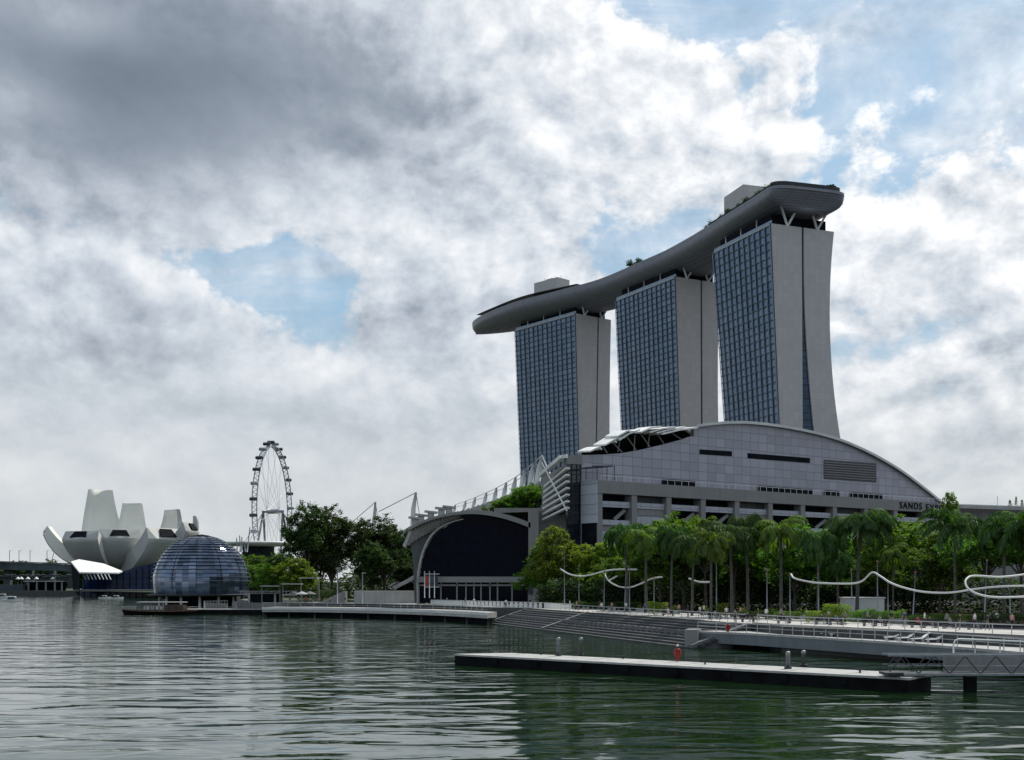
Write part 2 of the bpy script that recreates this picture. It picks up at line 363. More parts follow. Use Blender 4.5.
# ------------------------------------------------------------------ hotel towers
def hotel_tower(px_w, py_w, px_l, py_l, px_e, bot, label, seamf, split, ncol, zroof=190.):
    """west top corner (px,py), far top corner of the glass, east corner px; bot = (z, px of west corner, px far glass corner, px seam, px east) lower down"""
    Dw = (zroof - CH) * F / (HZ - py_w); Dl = (zroof - CH) * F / (HZ - py_l)
    W = XY(px_w, Dw); L = XY(px_l, Dl)
    fd = (W - L).normalized(); ed = Vector((-fd.y, fd.x)); ed = ed if ed.x > 0 else -ed     # from west to east along the end wall
    # width: hit the east pixel
    k = (px_e - 512) / F; wd = (k * W.y - W.x) / (ed.x - k * ed.y)
    zb, bw, bl, bs, be = bot
    def hit(o, px):                        # distance along ed from point o to reach the pixel column
        k = (px - 512) / F; return (k * o.y - o.x) / (ed.x - k * ed.y)
    w_b, s_b, e_b = hit(W, bw), hit(W, bs), hit(W, be); l_b = hit(L, bl)
    s_t = wd * seamf
    t0 = thing('hotel_tower', (*((W + L) / 2 + ed * wd / 2), GZ), label, 'skyscraper', 'leaning hotel towers carrying the sky park')
    zs = [GZ] + [GZ + (zroof - GZ) * i / 22 for i in range(1, 23)]
    def u(z): return (zroof - z) / (zroof - zb)
    gap = 1.3
    def west(z): return w_b * u(z)
    def westL(z): return l_b * u(z)
    def seam(z): return lerp(s_t, s_b, u(z))
    def inner(z):                          # inner edge of the splayed east leg
        q = max(0, (split - z) / 100.); return seam(z) + gap + 8.5 * q ** 1.7
    def east(z):
        q = u(z); a = wd; e1 = split_mid; c = e_b   # through top, mid pinch and lower points
        return a + (4 * e1 - 3 * a - c) * q + (2 * a + 2 * c - 4 * e1) * q * q
    split_mid = bot_mid(wd, e_b)
    def pt(o, s, z): return Vector((*(o + ed * s), z))
    far = L
    g = MB(); h = MB(); g2 = MB()
    h.loft([[pt(W, west(z), z), pt(W, seam(z), z), pt(far, seam(z), z), pt(far, westL(z), z)] for z in zs])
    h.build('west_slab', M['clad'], t0)
    h = MB(); h.loft([[pt(W, inner(z), z), pt(W, east(z), z), pt(far, east(z), z), pt(far, inner(z), z)] for z in zs])
    h.build('east_slab', M['clad'], t0)
    # glass of the atrium between the slabs, set a little back
    bk = -fd * .8
    h = MB(); zz = [z for z in zs if z < zroof - .1] + [zroof - .4]
    h.loft([[Vector((*(W + ed * (seam(z) + .01) + bk), z)), Vector((*(W + ed * (inner(z) - .01) + bk), z)),
             Vector((*(W + ed * (inner(z) - .01) + bk * 5), z)), Vector((*(W + ed * (seam(z) + .01) + bk * 5), z))] for z in zz])
    h.build('atrium_glass', M['blueglass'], t0)
    h = MB()
    for i in range(2, 50):
        z = GZ + i * 3.55
        if inner(z) - seam(z) > 1.6 and z > 40: h = MB(); h.beam((*(W + ed * seam(z) + bk * .75), z), (*(W + ed * inner(z) + bk * .75), z), .25, .22); h.build('transom', M['darkgrey'], t0)
    # curtain wall on the west face
    out = -ed
    FH = 3.95 if ncol == 11 else 3.5; nf = int((zroof - GZ) / FH); rows = [zroof - 1.2 - i * FH for i in range(nf)] + [GZ + .5]
    def fp(cu, z, o): # point on the facade: cu from 0 (near) to 1 (far)
        a = W + ed * west(z); b = L + ed * westL(z); p = a.lerp(b, cu); return Vector((p.x + out.x * o, p.y + out.y * o, z))
    gm = MB(); uvs = []
    for c in range(ncol):
        for r in range(len(rows) - 1):
            c0, c1 = c / ncol, (c + 1) / ncol; o = .25
            jit = random.uniform(-.012, .012)
            gm.quad(fp(c0, rows[r + 1], o), fp(c1, rows[r + 1], o + jit), fp(c1, rows[r], o + jit), fp(c0, rows[r], o))
            uvs += [(c + .5, r + .5)] * 4
    go = gm.build('curtain_wall', M['towerglass'], t0)
    ul = go.data.uv_layers.new(name='UVMap')
    for i, p in enumerate(uvs): ul.data[i].uv = p
    fin = MB()
    for c in range(ncol + 1):
        cu = c / ncol
        for r in range(0, len(rows) - 1, 6):
            r2 = min(r + 6, len(rows) - 1)
            fin.beam(fp(cu, rows[r2], .75), fp(cu, rows[r], .75), 1.1, .30)
    fin.build('fins', M['finglass'], t0)
    sl = MB()
    for r in range(len(rows) - 1): sl.beam(fp(0, rows[r], .45), fp(1, rows[r], .45), .5, .5)
    sl.build('floor_edges', M['edge'], t0)
    # dark plant storey and parapets under the sky park
    cr = MB(); i1 = 2.5
    A = W + ed * i1 - fd * 3; B = W + ed * (wd - 3) - fd * 3; C_ = L + ed * (wd - 3) + fd * 3; D_ = L + ed * i1 + fd * 3
    cr.prism([A, B, C_, D_], zroof, zroof + 5.8)
    cr.build('plant_storey', M['dark'], t0)
    pr = MB(); e_ = ed * .6
    for z0, a, b in ((zroof - .2, W + e_, L + e_),): pr.beam((*a, z0 + .8), (*b, z0 + .8), .4, 2.0)
    pr.build('parapet', M['finglass'], t0)
    # white V struts
    for s in (.27, .74):
        o = W + ed * (wd * s) - fd * .5
        for sg in (-1, 1):
            h = MB(); h.tube([(*o, zroof - .2), (*(o + ed * (3.2 if sg > 0 else -7.2) + fd * 4.5), zroof + 8.4)], .62, 8)
            h.build('strut', M['offwhite'], t0)
    for k in range(1, 4):
        o = W.lerp(L, k / 3.7) + ed * 1.6
        h = MB(); h.tube([(*o, zroof), (*(o + out * 1.2 + fd * 1.5), zroof + 5.5)], .35, 6); h.build('strut', M['offwhite'], t0)
    # panel of the west-corner trim
    tr = MB(); tr.loft([[pt(W, west(z) - .35, z), pt(W, west(z) + .25, z), pt(W - fd * .5, west(z) + .25, z), pt(W - fd * .5, west(z) - .35, z)] if False else
                        [Vector((*(W + ed * (west(z) - .5) + fd * .12), z)), Vector((*(W + ed * (west(z) + .15) + fd * .12), z)), Vector((*(W + ed * (west(z) + .15) - fd * .4), z)), Vector((*(W + ed * (west(z) - .5) - fd * .4), z))] for z in zs])
    tr.build('corner_trim', M['darkgrey'], t0)
    return W, L, ed, fd, wd
PINCH = {}
def bot_mid(a, c): return (a + c) / 2 - PINCH['v']
M['finglass'] = mat('fin_glass', (.19, .26, .35), .25, .1, .12, .2, spec=.5)
M['edge'] = mat('slab_edge', (.035, .055, .085), .5, var=.15)
random.seed(3)
PINCH['v'] = 4.6
hotel_tower(770.6, 223.2, 713.5, 252.0, 834, (81, 780, 727.5, 802.8, 841), 'largest and nearest of the three curved hotel towers, behind the exhibition hall', .485, 165, 11)
PINCH['v'] = 1.0
hotel_tower(675.2, 276.5, 616, 300, 720, (100, 680, 622.5, 701, 718.5), 'middle one of the three tall glass and grey hotel towers', .56, 60, 13)
PINCH['v'] = .6
hotel_tower(575.3, 313.2, 515.3, 330.2, 611, (81, 579.5, 521.5, 595.2, 609.7), 'farthest hotel tower, standing left of the other two', .62, 50, 13)

# ------------------------------------------------------------------ the boat shaped park on top of the towers
def sky_park():
    ZT = 205.0
    # west (near side) edge of the deck in plan, from the near stern to the far bow
    e = [(768, 191.0), (748, 204.0), (727, 217), (700, 234), (668, 252), (640, 264.5), (600, 281.5), (560, 292.5), (520, 303), (490, 313.5)]
    west = []
    for px, py in e:
        D = (ZT - CH) * F / (HZ - py); west.append(Vector((GX(px, D), D)))
    west = catmull(west, 5)
    n = len(west); L = [0]
    for a, b in zip(west, west[1:]): L.append(L[-1] + (b - a).length)
    T = L[-1]
    # extend to a pointed bow
    d = (west[-1] - west[-4]).normalized()
    ext = 46
    for k in range(1, 9): west.append(west[-1] + d * ext / 8); L.append(L[-1] + ext / 8)
    T = L[-1]
    t = thing('sky_park', (*west[n // 2], 190.), 'long grey boat shaped roof park laid across the tops of all three towers', 'roof park')
    rings = []; deckL = []; deckR = []; rim_w = []
    d0 = None
    for i, p in enumerate(west):
        d = (west[min(i + 1, len(west) - 1)] - west[max(i - 1, 0)]).normalized(); nr = Vector((d.y, -d.x)); nr = nr if nr.x > 0 else -nr
        s = L[i]
        W = 43. - 4 * min(1, s / 120)
        c = p + nr * W / 2                                       # centre line
        hw = W / 2
        bow = max(0, (s - (T - 95)) / 95); hw *= math.sqrt(max(.0, 1 - bow ** 2.4)) if bow < 1 else .03
        hw = max(hw, .6)
        if bow > 0: c = c - nr * 3 * bow
        dep = (8.6 + 2.6 * min(1, s / 90)) * (1 - .62 * bow ** 2)
        st = max(0, 1 - s / 14); 
        prof = []
        K = 14
        for k in range(K + 1):
            a = math.pi * k / K                                   # from west edge round the keel to the east edge
            x = -math.cos(a); z = -abs(math.sin(a)) ** .95 * dep
            x = math.copysign(abs(x) ** .95, x)
            prof.append(Vector((*(c + nr * x * hw), ZT - 1.0 + z)))
        ring = [Vector((*(c - nr * hw), ZT + .6))] + prof + [Vector((*(c + nr * hw), ZT + .6))]
        rings.append(ring); deckL.append(ring[0]); deckR.append(ring[-1])
        if i == 0: d0 = d; c0 = c; nr0 = nr
    # rounded, sloping stern facing the camera
    stern = []
    for k in range(8, 0, -1):
        q = k / 8; ang = q * math.pi / 2; sc = max(.002, abs(math.cos(ang))) ** .4 if k < 8 else .0005; shift = -d0 * math.sin(ang) * 6
        r0 = rings[0]; rr = []
        for j, v in enumerate(r0):
            cx = Vector((*c0, 0)); x = (Vector((v.x, v.y)) - c0).dot(nr0); z = v.z
            up = (ZT + .6 - z) / 13.5
            f = sc if True else 1
            sh = shift * (1 - .95 * up)
            rr.append(Vector((*(c0 + nr0 * x * f + sh), ZT + .6 - (ZT + .6 - z) * (1 - .25 * q * q))))
        stern.append(rr)
    allr = stern + rings
    h = MB(); h.loft(allr, closed=False, caps=False, sm=True)
    hull = h.build('hull', M['hullp'], t)
    dk = MB()
    for a, b in zip(allr, allr[1:]): dk.quad(a[0] - Vector((0, 0, .3)), b[0] - Vector((0, 0, .3)), b[-1] - Vector((0, 0, .3)), a[-1] - Vector((0, 0, .3)))
    dk.build('deck', M['grey'], t)
    # parapet along the west edge and round the stern
    for side, nm in ((0, 'parapet'), (-1, 'parapet')):
        pr = MB(); path = [r[side] for r in allr]
        for a, b in zip(path, path[1:]): pr.beam(a + Vector((0, 0, .5)), b + Vector((0, 0, .5)), .18, 1.3)
        pr.build(nm, M['hullp'], t)
    def along(s, off, z=ZT):
        for i in range(len(L) - 1):
            if L[i + 1] >= s:
                q = (s - L[i]) / (L[i + 1] - L[i]); p = west[i].lerp(west[i + 1], q)
                d = (west[i + 1] - west[i]).normalized(); nr = Vector((d.y, -d.x)); nr = nr if nr.x > 0 else -nr
                p = p + nr * off; return Vector((p.x, p.y, z)), math.atan2(d.y, d.x)
        return Vector((*west[-1], z)), 0
    return t, along, L, ZT, allr, c0, nr0, d0
M['hullp'] = panel_mat('hull_cladding', (.18, .188, .215), (.09, .095, .11), 6.0, 1.15, 0, .38, .06, .16, metal=.3, dirvec=(.3, .95))
SP, along, SL, ZT, SPR, c0, nr0, d0 = sky_park()
# lift rooms and roofs standing on the deck
def roof_block(s, off, sx, sy, h, m, nm='lift_housing'):
    p, a = along(s, off); b = MB(); b.box((p.x, p.y, p.z + h / 2), (sx, sy, h), a); return b, p, a
b, p, a = roof_block(50, 14, 22, 13, 17, None); b.build('lift_housing', M['clad'], SP)
b, p, a = roof_block(249, 14, 23, 12, 14, None); b.box((p.x, p.y, p.z + 14.6), (6, 5, 2.2), a); b.build('lift_housing', M['clad'], SP)
for k in range(4):
    q, a2 = along(240 + k * 5.5, 14); h = MB(); h.tube([q + Vector((0, 0, 13)), q + Vector((0, 0, 16.6 + k % 2))], .12, 5); h.build('antenna', M['steel'], SP)
b = MB(); prev = None
for s in range(214, 330, 6):                                      # low dark restaurant roof, following the deck
    A, _ = along(s, 2.5, ZT + 3.4 + 1.4 * math.sin(max(0, (s - 214) / 116) * math.pi)); B, _ = along(s, 15, A.z + .5)
    if prev: b.loft([[prev[0], prev[1], prev[1] + Vector((0, 0, .5)), prev[0] + Vector((0, 0, .5))], [A, B, B + Vector((0, 0, .5)), A + Vector((0, 0, .5))]])
    prev = (A, B)
b.build('restaurant_roof', M['darkgrey'], SP)
b = MB()
for s in range(216, 326, 8):
    p, a = along(s, 4); b.beam(p, p + Vector((0, 0, 3.4)), .3, .3)
b.build('roof_posts', M['darkgrey'], SP)
b = MB()
for s0, s1, off, hh in ((2, 70, 3.2, 3.4), (2, 86, 8, 4.4)):
    prev = None
    for s in range(s0, s1, 6):
        p, a = along(s, off)
        if prev is not None: b.beam(prev + Vector((0, 0, hh)), p + Vector((0, 0, hh)), 3.6, .45)
        b.beam(p, p + Vector((0, 0, hh)), .3, .3); prev = p
b.build('pergola', M['darkgrey'], SP)
# curved dark glass screen on the stern
b = MB(); arc = [SPR[i][0] for i in range(8, -1, -1)] + [SPR[i][-1] for i in range(0, 9)]
cen = Vector((*(c0 + d0 * 14), arc[0].z))
ins = [p + (cen - p).normalized() * 2.2 for p in arc]
ins = catmull(ins[:8] + ins[10:], 2)
b.loft([[p, p + Vector((0, 0, 4.0)), p + (cen - p).normalized() * .3 + Vector((0, 0, 4.0)), p + (cen - p).normalized() * .3] for p in ins], sm=False)
b.build('glass_screen', M['darkgrey'], SP)
# ------------------------------------------------------------------ exhibition hall
A0 = Vector((18.7, 250.0)); FD = (Vector((126.0, 327.0)) - A0).normalized(); FN = Vector((FD.y, -FD.x))   # along the front; FN points at the camera side
if FN.y > 0: FN = -FN
def onp(px, py, back=0.):
    """point of the front plane (moved `back` metres inward) seen at a pixel"""
    o = A0 - FN * back; k = (px - 512) / F
    s = (k * o.y - o.x) / (FD.x - k * FD.y); p = o + FD * s
    return Vector((p.x, p.y, ZP(py, p.y)))
def sx(px, back=0.):
    o = A0 - FN * back; k = (px - 512) / F; return (k * o.y - o.x) / (FD.x - k * FD.y)
def fpt(s, z, back=0.): p = A0 - FN * back + FD * s; return Vector((p.x, p.y, z))
IN = Vector((*(-FN), 0)); DV = Vector((8, 46, 0))
hall = thing('exhibition_hall', (*(A0 + FD * 60 + Vector((0, 10))), GZ), 'long low exhibition hall with an arched pale tiled wall, in front of the towers', 'convention hall')
BK = 5.5
M['tiles'] = panel_mat('grey_lilac_wall_tiles', (.285, .283, .33), (.15, .15, .18), 3.0, 2.1, 0, .35, .16, .14, spec=.5, dirvec=(FD.x, FD.y))
M['tiles2'] = panel_mat('pale_infill_tiles', (.33, .345, .40), (.13, .135, .16), 3.1, 2.2, 0, .4, .10, .12, dirvec=(FD.x, FD.y))
M['frame'] = mat('grey_facade_frame', (.20, .20, .197), .7, var=.08, vs=.15, streak=.7)
out_px = [(582, 511), (582, 455), (600, 454.6), (620, 453.4), (640, 450), (660, 445.4), (680, 440), (694, 436), (694, 427.3), (705, 425.6), (720, 424.2), (740, 423.6), (760, 425), (780, 427.6), (800, 431.2), (820, 435.8), (840, 441.8), (860, 450.2), (880, 460.4), (900, 472.6), (920, 487.5), (935, 499.5), (946, 509)]
# a roof rim that reads smooth
up = [Vector((x, y, 0)) for x, y in out_px[8:]]; upc = catmull(up, 4)
wall = [onp(x, y, BK) for x, y in out_px[:8]] + [onp(v.x, v.y, BK) for v in upc]
wall = wall + [fpt(sx(946, BK), GZ, BK), fpt(sx(582, BK), GZ, BK)]
h = MB(); h.slab([wall[-1]] + wall[1:-1], IN * 1.2); h.build('arched_wall', M['tiles'], hall)
rim = [onp(v.x, v.y, BK) for v in upc]
h = MB(); rings = []
for p in rim:
    a = p - IN * 1.0; rings.append([a + Vector((0, 0, -.1)), a + Vector((0, 0, .55)), p + DV + Vector((0, 0, .55)), p + DV + Vector((0, 0, -.1))])
h.loft(rings); h.build('roof', M['offwhite'], hall)
h = MB(); back = [p + DV for p in rim]; h.slab([Vector((*back[0].xy, GZ))] + back + [Vector((*back[-1].xy, GZ))], IN * .5); h.build('rear_wall', M['frame'], hall)
h = MB(); e = fpt(sx(582, BK), GZ, BK); h.quad(e + IN * 1.3, e + DV, e + DV + Vector((0, 0, 34)), e + IN * 1.3 + Vector((0, 0, 34))); h.build('side_wall', M['frame'], hall)
# recessed bands in the wall
for pts in ([(699.5, 449.3), (732, 451.3), (732, 456.3), (699.5, 454.3)], [(747.5, 453), (810, 458), (810, 463.2), (747.5, 458.2)]):
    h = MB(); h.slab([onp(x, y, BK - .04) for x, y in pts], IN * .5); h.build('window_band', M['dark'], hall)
wb = MB(); wb.slab([onp(x, y, BK - .05) for x, y in ((824, 459.6), (876.5, 463.4), (876.5, 482.6), (824, 479))], IN * .5); lv = wb.build('louvred_window', M['darklilac'] if 'darklilac' in M else M['darkgrey'], hall)
h = MB()
for i in range(1, 8): h.beam(onp(824, 459.6 + 19.4 * i / 8, BK - .2), onp(876.5, 463.4 + 19.2 * i / 8, BK - .2), .15, .22)
h.build('louvres', M['frame'], lv)
# open roof terrace with rows of white canopy blades, left of the arch
h = MB(); lowc = [onp(x, y, BK + .5) for x, y in ((590, 455.5), (600, 454.6), (620, 453.4), (640, 450), (660, 445.4), (680, 440), (694, 436))]
upl = [onp(x, y, BK + .5) for x, y in ((590, 451.5), (600, 447.5), (612, 443), (624, 437), (640, 431.5), (665, 428.6), (694, 427.4))]
dz = Vector((5, 24, 0))
h.add([*[p + dz for p in lowc], *[p + dz for p in upl]], [(i, i + 1, i + 8, i + 7) for i in range(6)])
h.add([lowc[-1], lowc[-1] + dz, upl[-1] + dz, upl[-1]], [(0, 1, 2, 3)]); h.build('terrace_back_wall', M['dark'], hall)
h = MB()
for i in range(6):
    a, b = upl[i], upl[i + 1]; h.loft([[a + IN * 3, a + IN * 3 + Vector((0, 0, -.6)), a + dz, a + dz + Vector((0, 0, .5))], [b + IN * 3, b + IN * 3 + Vector((0, 0, -.6)), b + dz, b + dz + Vector((0, 0, .5))]])
h.build('terrace_roof', M['dark'], hall)
bl = [((618, 437), (628, 431.5), (637, 433.2)), ((594, 450.5), (600, 448.5), (602, 450)), ((609, 443.6), (614, 441), (617, 443)), ((641, 433), (651, 428.6), (662, 427.4)), ((650, 433), (663, 429.4), (676, 427.8)),
      ((657, 433.6), (671, 430), (686, 427.8)), ((663, 434.6), (680, 430.6), (698, 428.2)), ((590.5, 452), (597, 449), (601, 448)), ((606, 445.5), (617, 439), (625, 438)), ((620, 440.5), (630, 434), (640, 430.6))]
for i, pts in enumerate(bl):
    h = MB(); q = [onp(x, y, BK - 1.5 + .25 * (i % 3)) for x, y in pts]
    for a, b in zip(q, q[1:]):
        h.loft([[a, a + IN * 4.5 + Vector((0, 0, .3)), a + IN * 4.5 + Vector((0, 0, .65)), a + Vector((0, 0, .35))], [b, b + IN * 4.5 + Vector((0, 0, .3)), b + IN * 4.5 + Vector((0, 0, .65)), b + Vector((0, 0, .35))]])
    h.build('canopy_blade', M['white'], hall)
h = MB()
for x0, y0, x1, y1 in ((607, 453, 603, 446), (622, 452, 612, 442), (636, 450, 627, 437), (650, 447, 640, 433), (648, 447, 650, 431), (664, 444, 655, 431), (681, 439, 668, 431), (634, 451, 635, 434), (618, 452, 620, 439)):
    h.beam(onp(x0, y0, BK + 1.2), onp(x1, y1, BK + 1.2), .22, .22)
h.build('truss', M['grey'], hall)
# projecting lower block: columns, ledges and bays
def zt(px): return onp(px, interp(px, [(598, 480), (953, 508.5)])).z
ZP0 = zt(598); zl = [(598, 480), (955, 509)]
h = MB(); a = fpt(0, ZP0 - 2.8); b = fpt(sx(958), ZP0 - 2.8)
h.slab([a, b, b + Vector((0, 0, 2.8)), a + Vector((0, 0, 2.8))], IN * (BK - .3)); h.build('parapet_beam', M['frame'], hall)
colpx = [598, 632.3, 667, 701.5, 735.5, 769, 801.5, 833.5, 865, 894.5, 924, 951]
for i, px in enumerate(colpx):
    s = sx(px); h = MB(); a = fpt(s, GZ, .15); wdt = 1.55 if i else 1.4; b = fpt(s + wdt, GZ, .15)
    h.slab([a, b, Vector((*b.xy, ZP0 - 2.8)), Vector((*a.xy, ZP0 - 2.8))], IN * 2.4); h.build('column', M['frame'], hall)
ledge = [(-10.0, 1.7), (-17.2, 1.7)]
for i in range(len(colpx) - 1):
    s0 = sx(colpx[i]) + 1.56; s1 = sx(colpx[i + 1]) - .02
    kind = i % 3
    def panel(z0, z1, back, m, nm):
        h = MB(); a = fpt(s0, z0, back); b = fpt(s1, z0, back); h.slab([a, b, Vector((*b.xy, z1)), Vector((*a.xy, z1))], IN * .4); return h.build(nm, m, hall)
    T_ = ZP0 - 2.8
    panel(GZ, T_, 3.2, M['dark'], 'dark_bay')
    panel(T_ - 2.9, T_ - 1.6, .8, M['tiles2'], 'spandrel')
    if kind == 1:
        panel(T_ - 1.5, T_ - .1, 1.6, M['darkgrey'], 'glazing'); panel(T_ - 4.4, T_ - 3.0, 1.0, M['frame'], 'grey_band'); panel(15.6, T_ - 4.5, .8, M['tiles2'], 'infill_wall')
    else:
        panel(T_ - 6.9, T_ - 5.7, .8, M['tiles2'], 'spandrel'); panel(T_ - 8.1, T_ - 7.0, 1.1, M['frame'], 'grey_band'); panel(15.6, T_ - 8.2, .8, M['tiles2'], 'infill_wall')
        h = MB(); h.beam(fpt(lerp(s0, s1, .52), T_ - 5.6, 1.6), fpt(lerp(s0, s1, .9), T_ - 3.3, 1.6), .4, .8)
        h.build('ramp', M['frame'], hall)
h = MB(); a = fpt(-.5, GZ, -1.2); b = fpt(sx(958), GZ, -1.2); h.slab([a, b, b + Vector((0, 0, 12.5)), a + Vector((0, 0, 12.5))], IN * 1.1); h.build('podium_shade_slab', M['dark'], hall)  # added near-black slab, stands in for the shade behind the palms
# terrace things on the ledge
h = MB()
s = sx(602)
while s < sx(945): h.beam(fpt(s, ZP0 + .02, .3), fpt(s, ZP0 + 1.1, .3), .1, .1); s += 2.2
h.beam(fpt(sx(602), ZP0 + 1.1, .3), fpt(sx(945), ZP0 + 1.1, .3), .12, .12); h.build('terrace_railing', M['steel'], hall)
for a_, b_ in ((678, 711), (775, 828), (841, 855), (867, 898)):
    h = MB(); a = fpt(sx(a_), ZP0, BK - .25); b = fpt(sx(b_), ZP0, BK - .25); h.slab([a, b, b + Vector((0, 0, 1.9)), a + Vector((0, 0, 1.9))], -IN * .3 + IN * .02); h.build('terrace_window', M['dark'], hall)
h = MB(); a = onp(585, 467, 2.2)
h.beam(onp(584, 468.2, 2.), onp(607, 466.6, 2.), 3.4, .3)
for px in (586, 597, 607): h.beam(onp(px, 479.5, .6), onp(px, 467, .6), .16, .16)
h.beam(onp(592, 466, .6), onp(614.5, 466, .6), .16, .16); h.beam(onp(614.5, 480, .6), onp(614.5, 466, .6), .16, .16); h.build('terrace_pergola', M['darkgrey'], hall)
# left end of the lower block and the glass corner
SD = -FN
def side(s_in, z): p = A0 - FN * s_in; return Vector((p.x, p.y, z))
h = MB(); off = Vector((*(-FD * .35), 0))
h.slab([side(.1, GZ + 18), side(BK, GZ + 18), side(BK, ZP0), side(.1, ZP0)], off); h.build('side_panel', M['tiles2'], hall)
h = MB(); h.slab([side(.4, GZ), side(BK, GZ), side(BK, GZ + 18), side(.4, GZ + 18)], off * .3); h.build('service_opening', M['dark'], hall)
h = MB(); h.slab([onp(567.5, 463, BK + .4), onp(582, 464, BK + .4), onp(582, 600, BK + .4), onp(567.5, 598, BK + .4)], IN * .5); gc = h.build('corner_glazing', M['glassdark'], hall)
h = MB()
for y in (474, 484, 494, 503, 512): h.beam(onp(567.5, y, BK + .3), onp(582, y + .6, BK + .3), .16, .2)
for x in (572, 577): h.beam(onp(x, 463.5, BK + .3), onp(x, 520, BK + .3), .14, .14)
h.build('mullions', M['darkgrey'], gc)
h = MB(); h.slab([onp(567, 455.6, BK), onp(582.5, 454.8, BK), onp(582.5, 464.5, BK), onp(567, 463.8, BK)], IN * .6); h.build('corner_fascia', M['frame'], hall)
# white upswept roof edge and fan of louvre blades that fall away to the left
P1 = onp(568, 463, BK); 
def lf(px, py, D): return P(px, py, D)
h = MB(); ed = [P(567.2, 456.3, P1.y - .3), P(562, 457, P1.y), P(552, 465.5, P1.y + 3), P(541, 475.5, P1.y + 8)]
for a, b in zip(ed, ed[1:]): h.beam(a, b, 1.2, .8)
pass; h.build('roof_edge', M['offwhite'], hall)
for i in range(7):
    y0 = 468.2 + i * 6.6; a = P(567.8, y0, P1.y - .5); b = P(545.5 - i * .3, y0 + 18.5 - i * 1.1, P1.y + 8); c = P(540 - i * .3, y0 + 21.2 - i, P1.y + 40)
    h = MB(); h.beam(a, b, 1.0, .42); h.build('louvre_blade', M['offwhite'], hall)
h = MB(); h.beam(P(541.5, 462, P1.y - 1), P(567, 511, P1.y - 1), .3, .3); h.build('tie_rod', M['white'], hall)
h = MB(); h.add([P(567.8, 463, P1.y + .5), P(567.8, 515, P1.y + .5), P(542, 515, P1.y + 12), P(542, 478, P1.y + 12)], [(0, 1, 2, 3)]); h.build('louvre_backing', M['glassdark'], hall)
# lettering on the parapet
def text(word, px0, px1, py, hh, parent, m, nm='lettering'):
    cu = bpy.data.curves.new(nm, 'FONT'); cu.body = word; cu.size = 1; cu.extrude = .06; cu.space_character = 1.25; cu.align_x = 'LEFT'
    o = bpy.data.objects.new(nm, cu); COL.objects.link(o); dg = bpy.context.evaluated_depsgraph_get(); me = bpy.data.meshes.new_from_object(o.evaluated_get(dg))
    bpy.data.objects.remove(o); xs = [v.co.x for v in me.vertices]; ys = [v.co.y for v in me.vertices]
    a = onp(px0, py); b = onp(px1, py); W_ = (Vector((b.x, b.y)) - Vector((a.x, a.y))).length
    x0, x1, y1 = min(xs), max(xs), max(ys)
    for v in me.vertices:
        u = (v.co.x - x0) / (x1 - x0) * W_; z = v.co.y / y1 * hh; d = v.co.z
        p = fpt(sx(px0) + u, a.z + z, -.06) + Vector((*FN, 0)) * (d * 2)
        v.co = p - parent.location
    me.materials.clear(); me.materials.append(m); o = bpy.data.objects.new(nm, me); COL.objects.link(o); o.parent = parent; return o
text('SANDS', 899.5, 921.5, 508.2, 1.75, hall, M['dark']); text('EXPO', 926, 943.5, 510.4, 1.75, hall, M['dark'])

# ------------------------------------------------------------------ shopping arcade with the big glass arch
mall = thing('shopping_arcade', (0, 262, GZ), 'dark glass arch front of the waterfront shopping arcade, under a ribbed roof with white masts', 'shopping mall')
DA = 262.
gl = [(419.5, 603), (419.5, 577), (422.6, 560), (426.5, 548), (432, 538), (438.5, 531.5), (446, 526.8), (454, 523.4), (462, 521), (475, 518.4), (484, 517.6), (492, 517.8), (505, 520), (517, 523.4), (528, 527.6), (528, 603)]
h = MB(); h.slab([P(x, y - (2.6 if 446 < x < 528 and y < 600 else 0), DA) for x, y in gl], (0, .5, 0)); gg = h.build('gable_glass', M['navyglass'], mall)
h = MB()
for i in range(1, 15):
    x = 420 + i * 7.3; top_ = interp(x, [(a, b) for a, b in gl[1:-1]]) if x > 420 else 577
    h.beam(P(x, 579, DA - .15), P(x, top_ + .6, DA - .15), .10, .10)
for i in range(13):
    y = 526 + i * 4.2
    xl = next((lerp(a[0], b[0], (y - a[1]) / (b[1] - a[1])) for a, b in zip(gl[1:10], gl[2:11]) if b[1] <= y <= a[1]), 420); h.beam(P(max(xl, 420) + .5, y, DA - .15), P(528 if y > 527 else 520, y, DA - .15), .09, .09)
h.build('mullions', M['navyframe'] if 'navyframe' in M else M['darkgrey'], gg)
rimp = catmull([Vector((x, y, 0)) for x, y in [(417.6, 604), (417.6, 578), (420.6, 559), (424.8, 546.5), (430.5, 536), (437.2, 529.3), (445, 524.6), (453.5, 521.2), (463, 518.6)]], 5)
h = MB(); h.loft([[P(v.x - .9, v.y, DA - 1.2), P(v.x + 1.0, v.y + .6, DA - 1.2), P(v.x + 1.0, v.y + .6, DA + .4), P(v.x - .9, v.y, DA + .4)] for v in rimp]); h.build('arch_rim', M['offwhite2'] if 'offwhite2' in M else M['conc'], mall)
band = catmull([Vector((x, y, 0)) for x, y in [(409, 529), (424, 521.5), (440, 516.5), (457, 513.2), (473, 511.8), (489, 512.8), (505, 515.6), (518, 519.6), (530.5, 524.4)]], 4)
h = MB(); h.loft([[P(v.x, v.y - 1.6, DA - 3), P(v.x, v.y + 1.2 + 2.4 * max(0, min(1, (v.x - 450) / 60)), DA - 3), P(v.x, v.y + 3.2, DA + 6), P(v.x, v.y - 1.0, DA + 6)] for v in band]); h.build('front_canopy', M['frame'], mall)
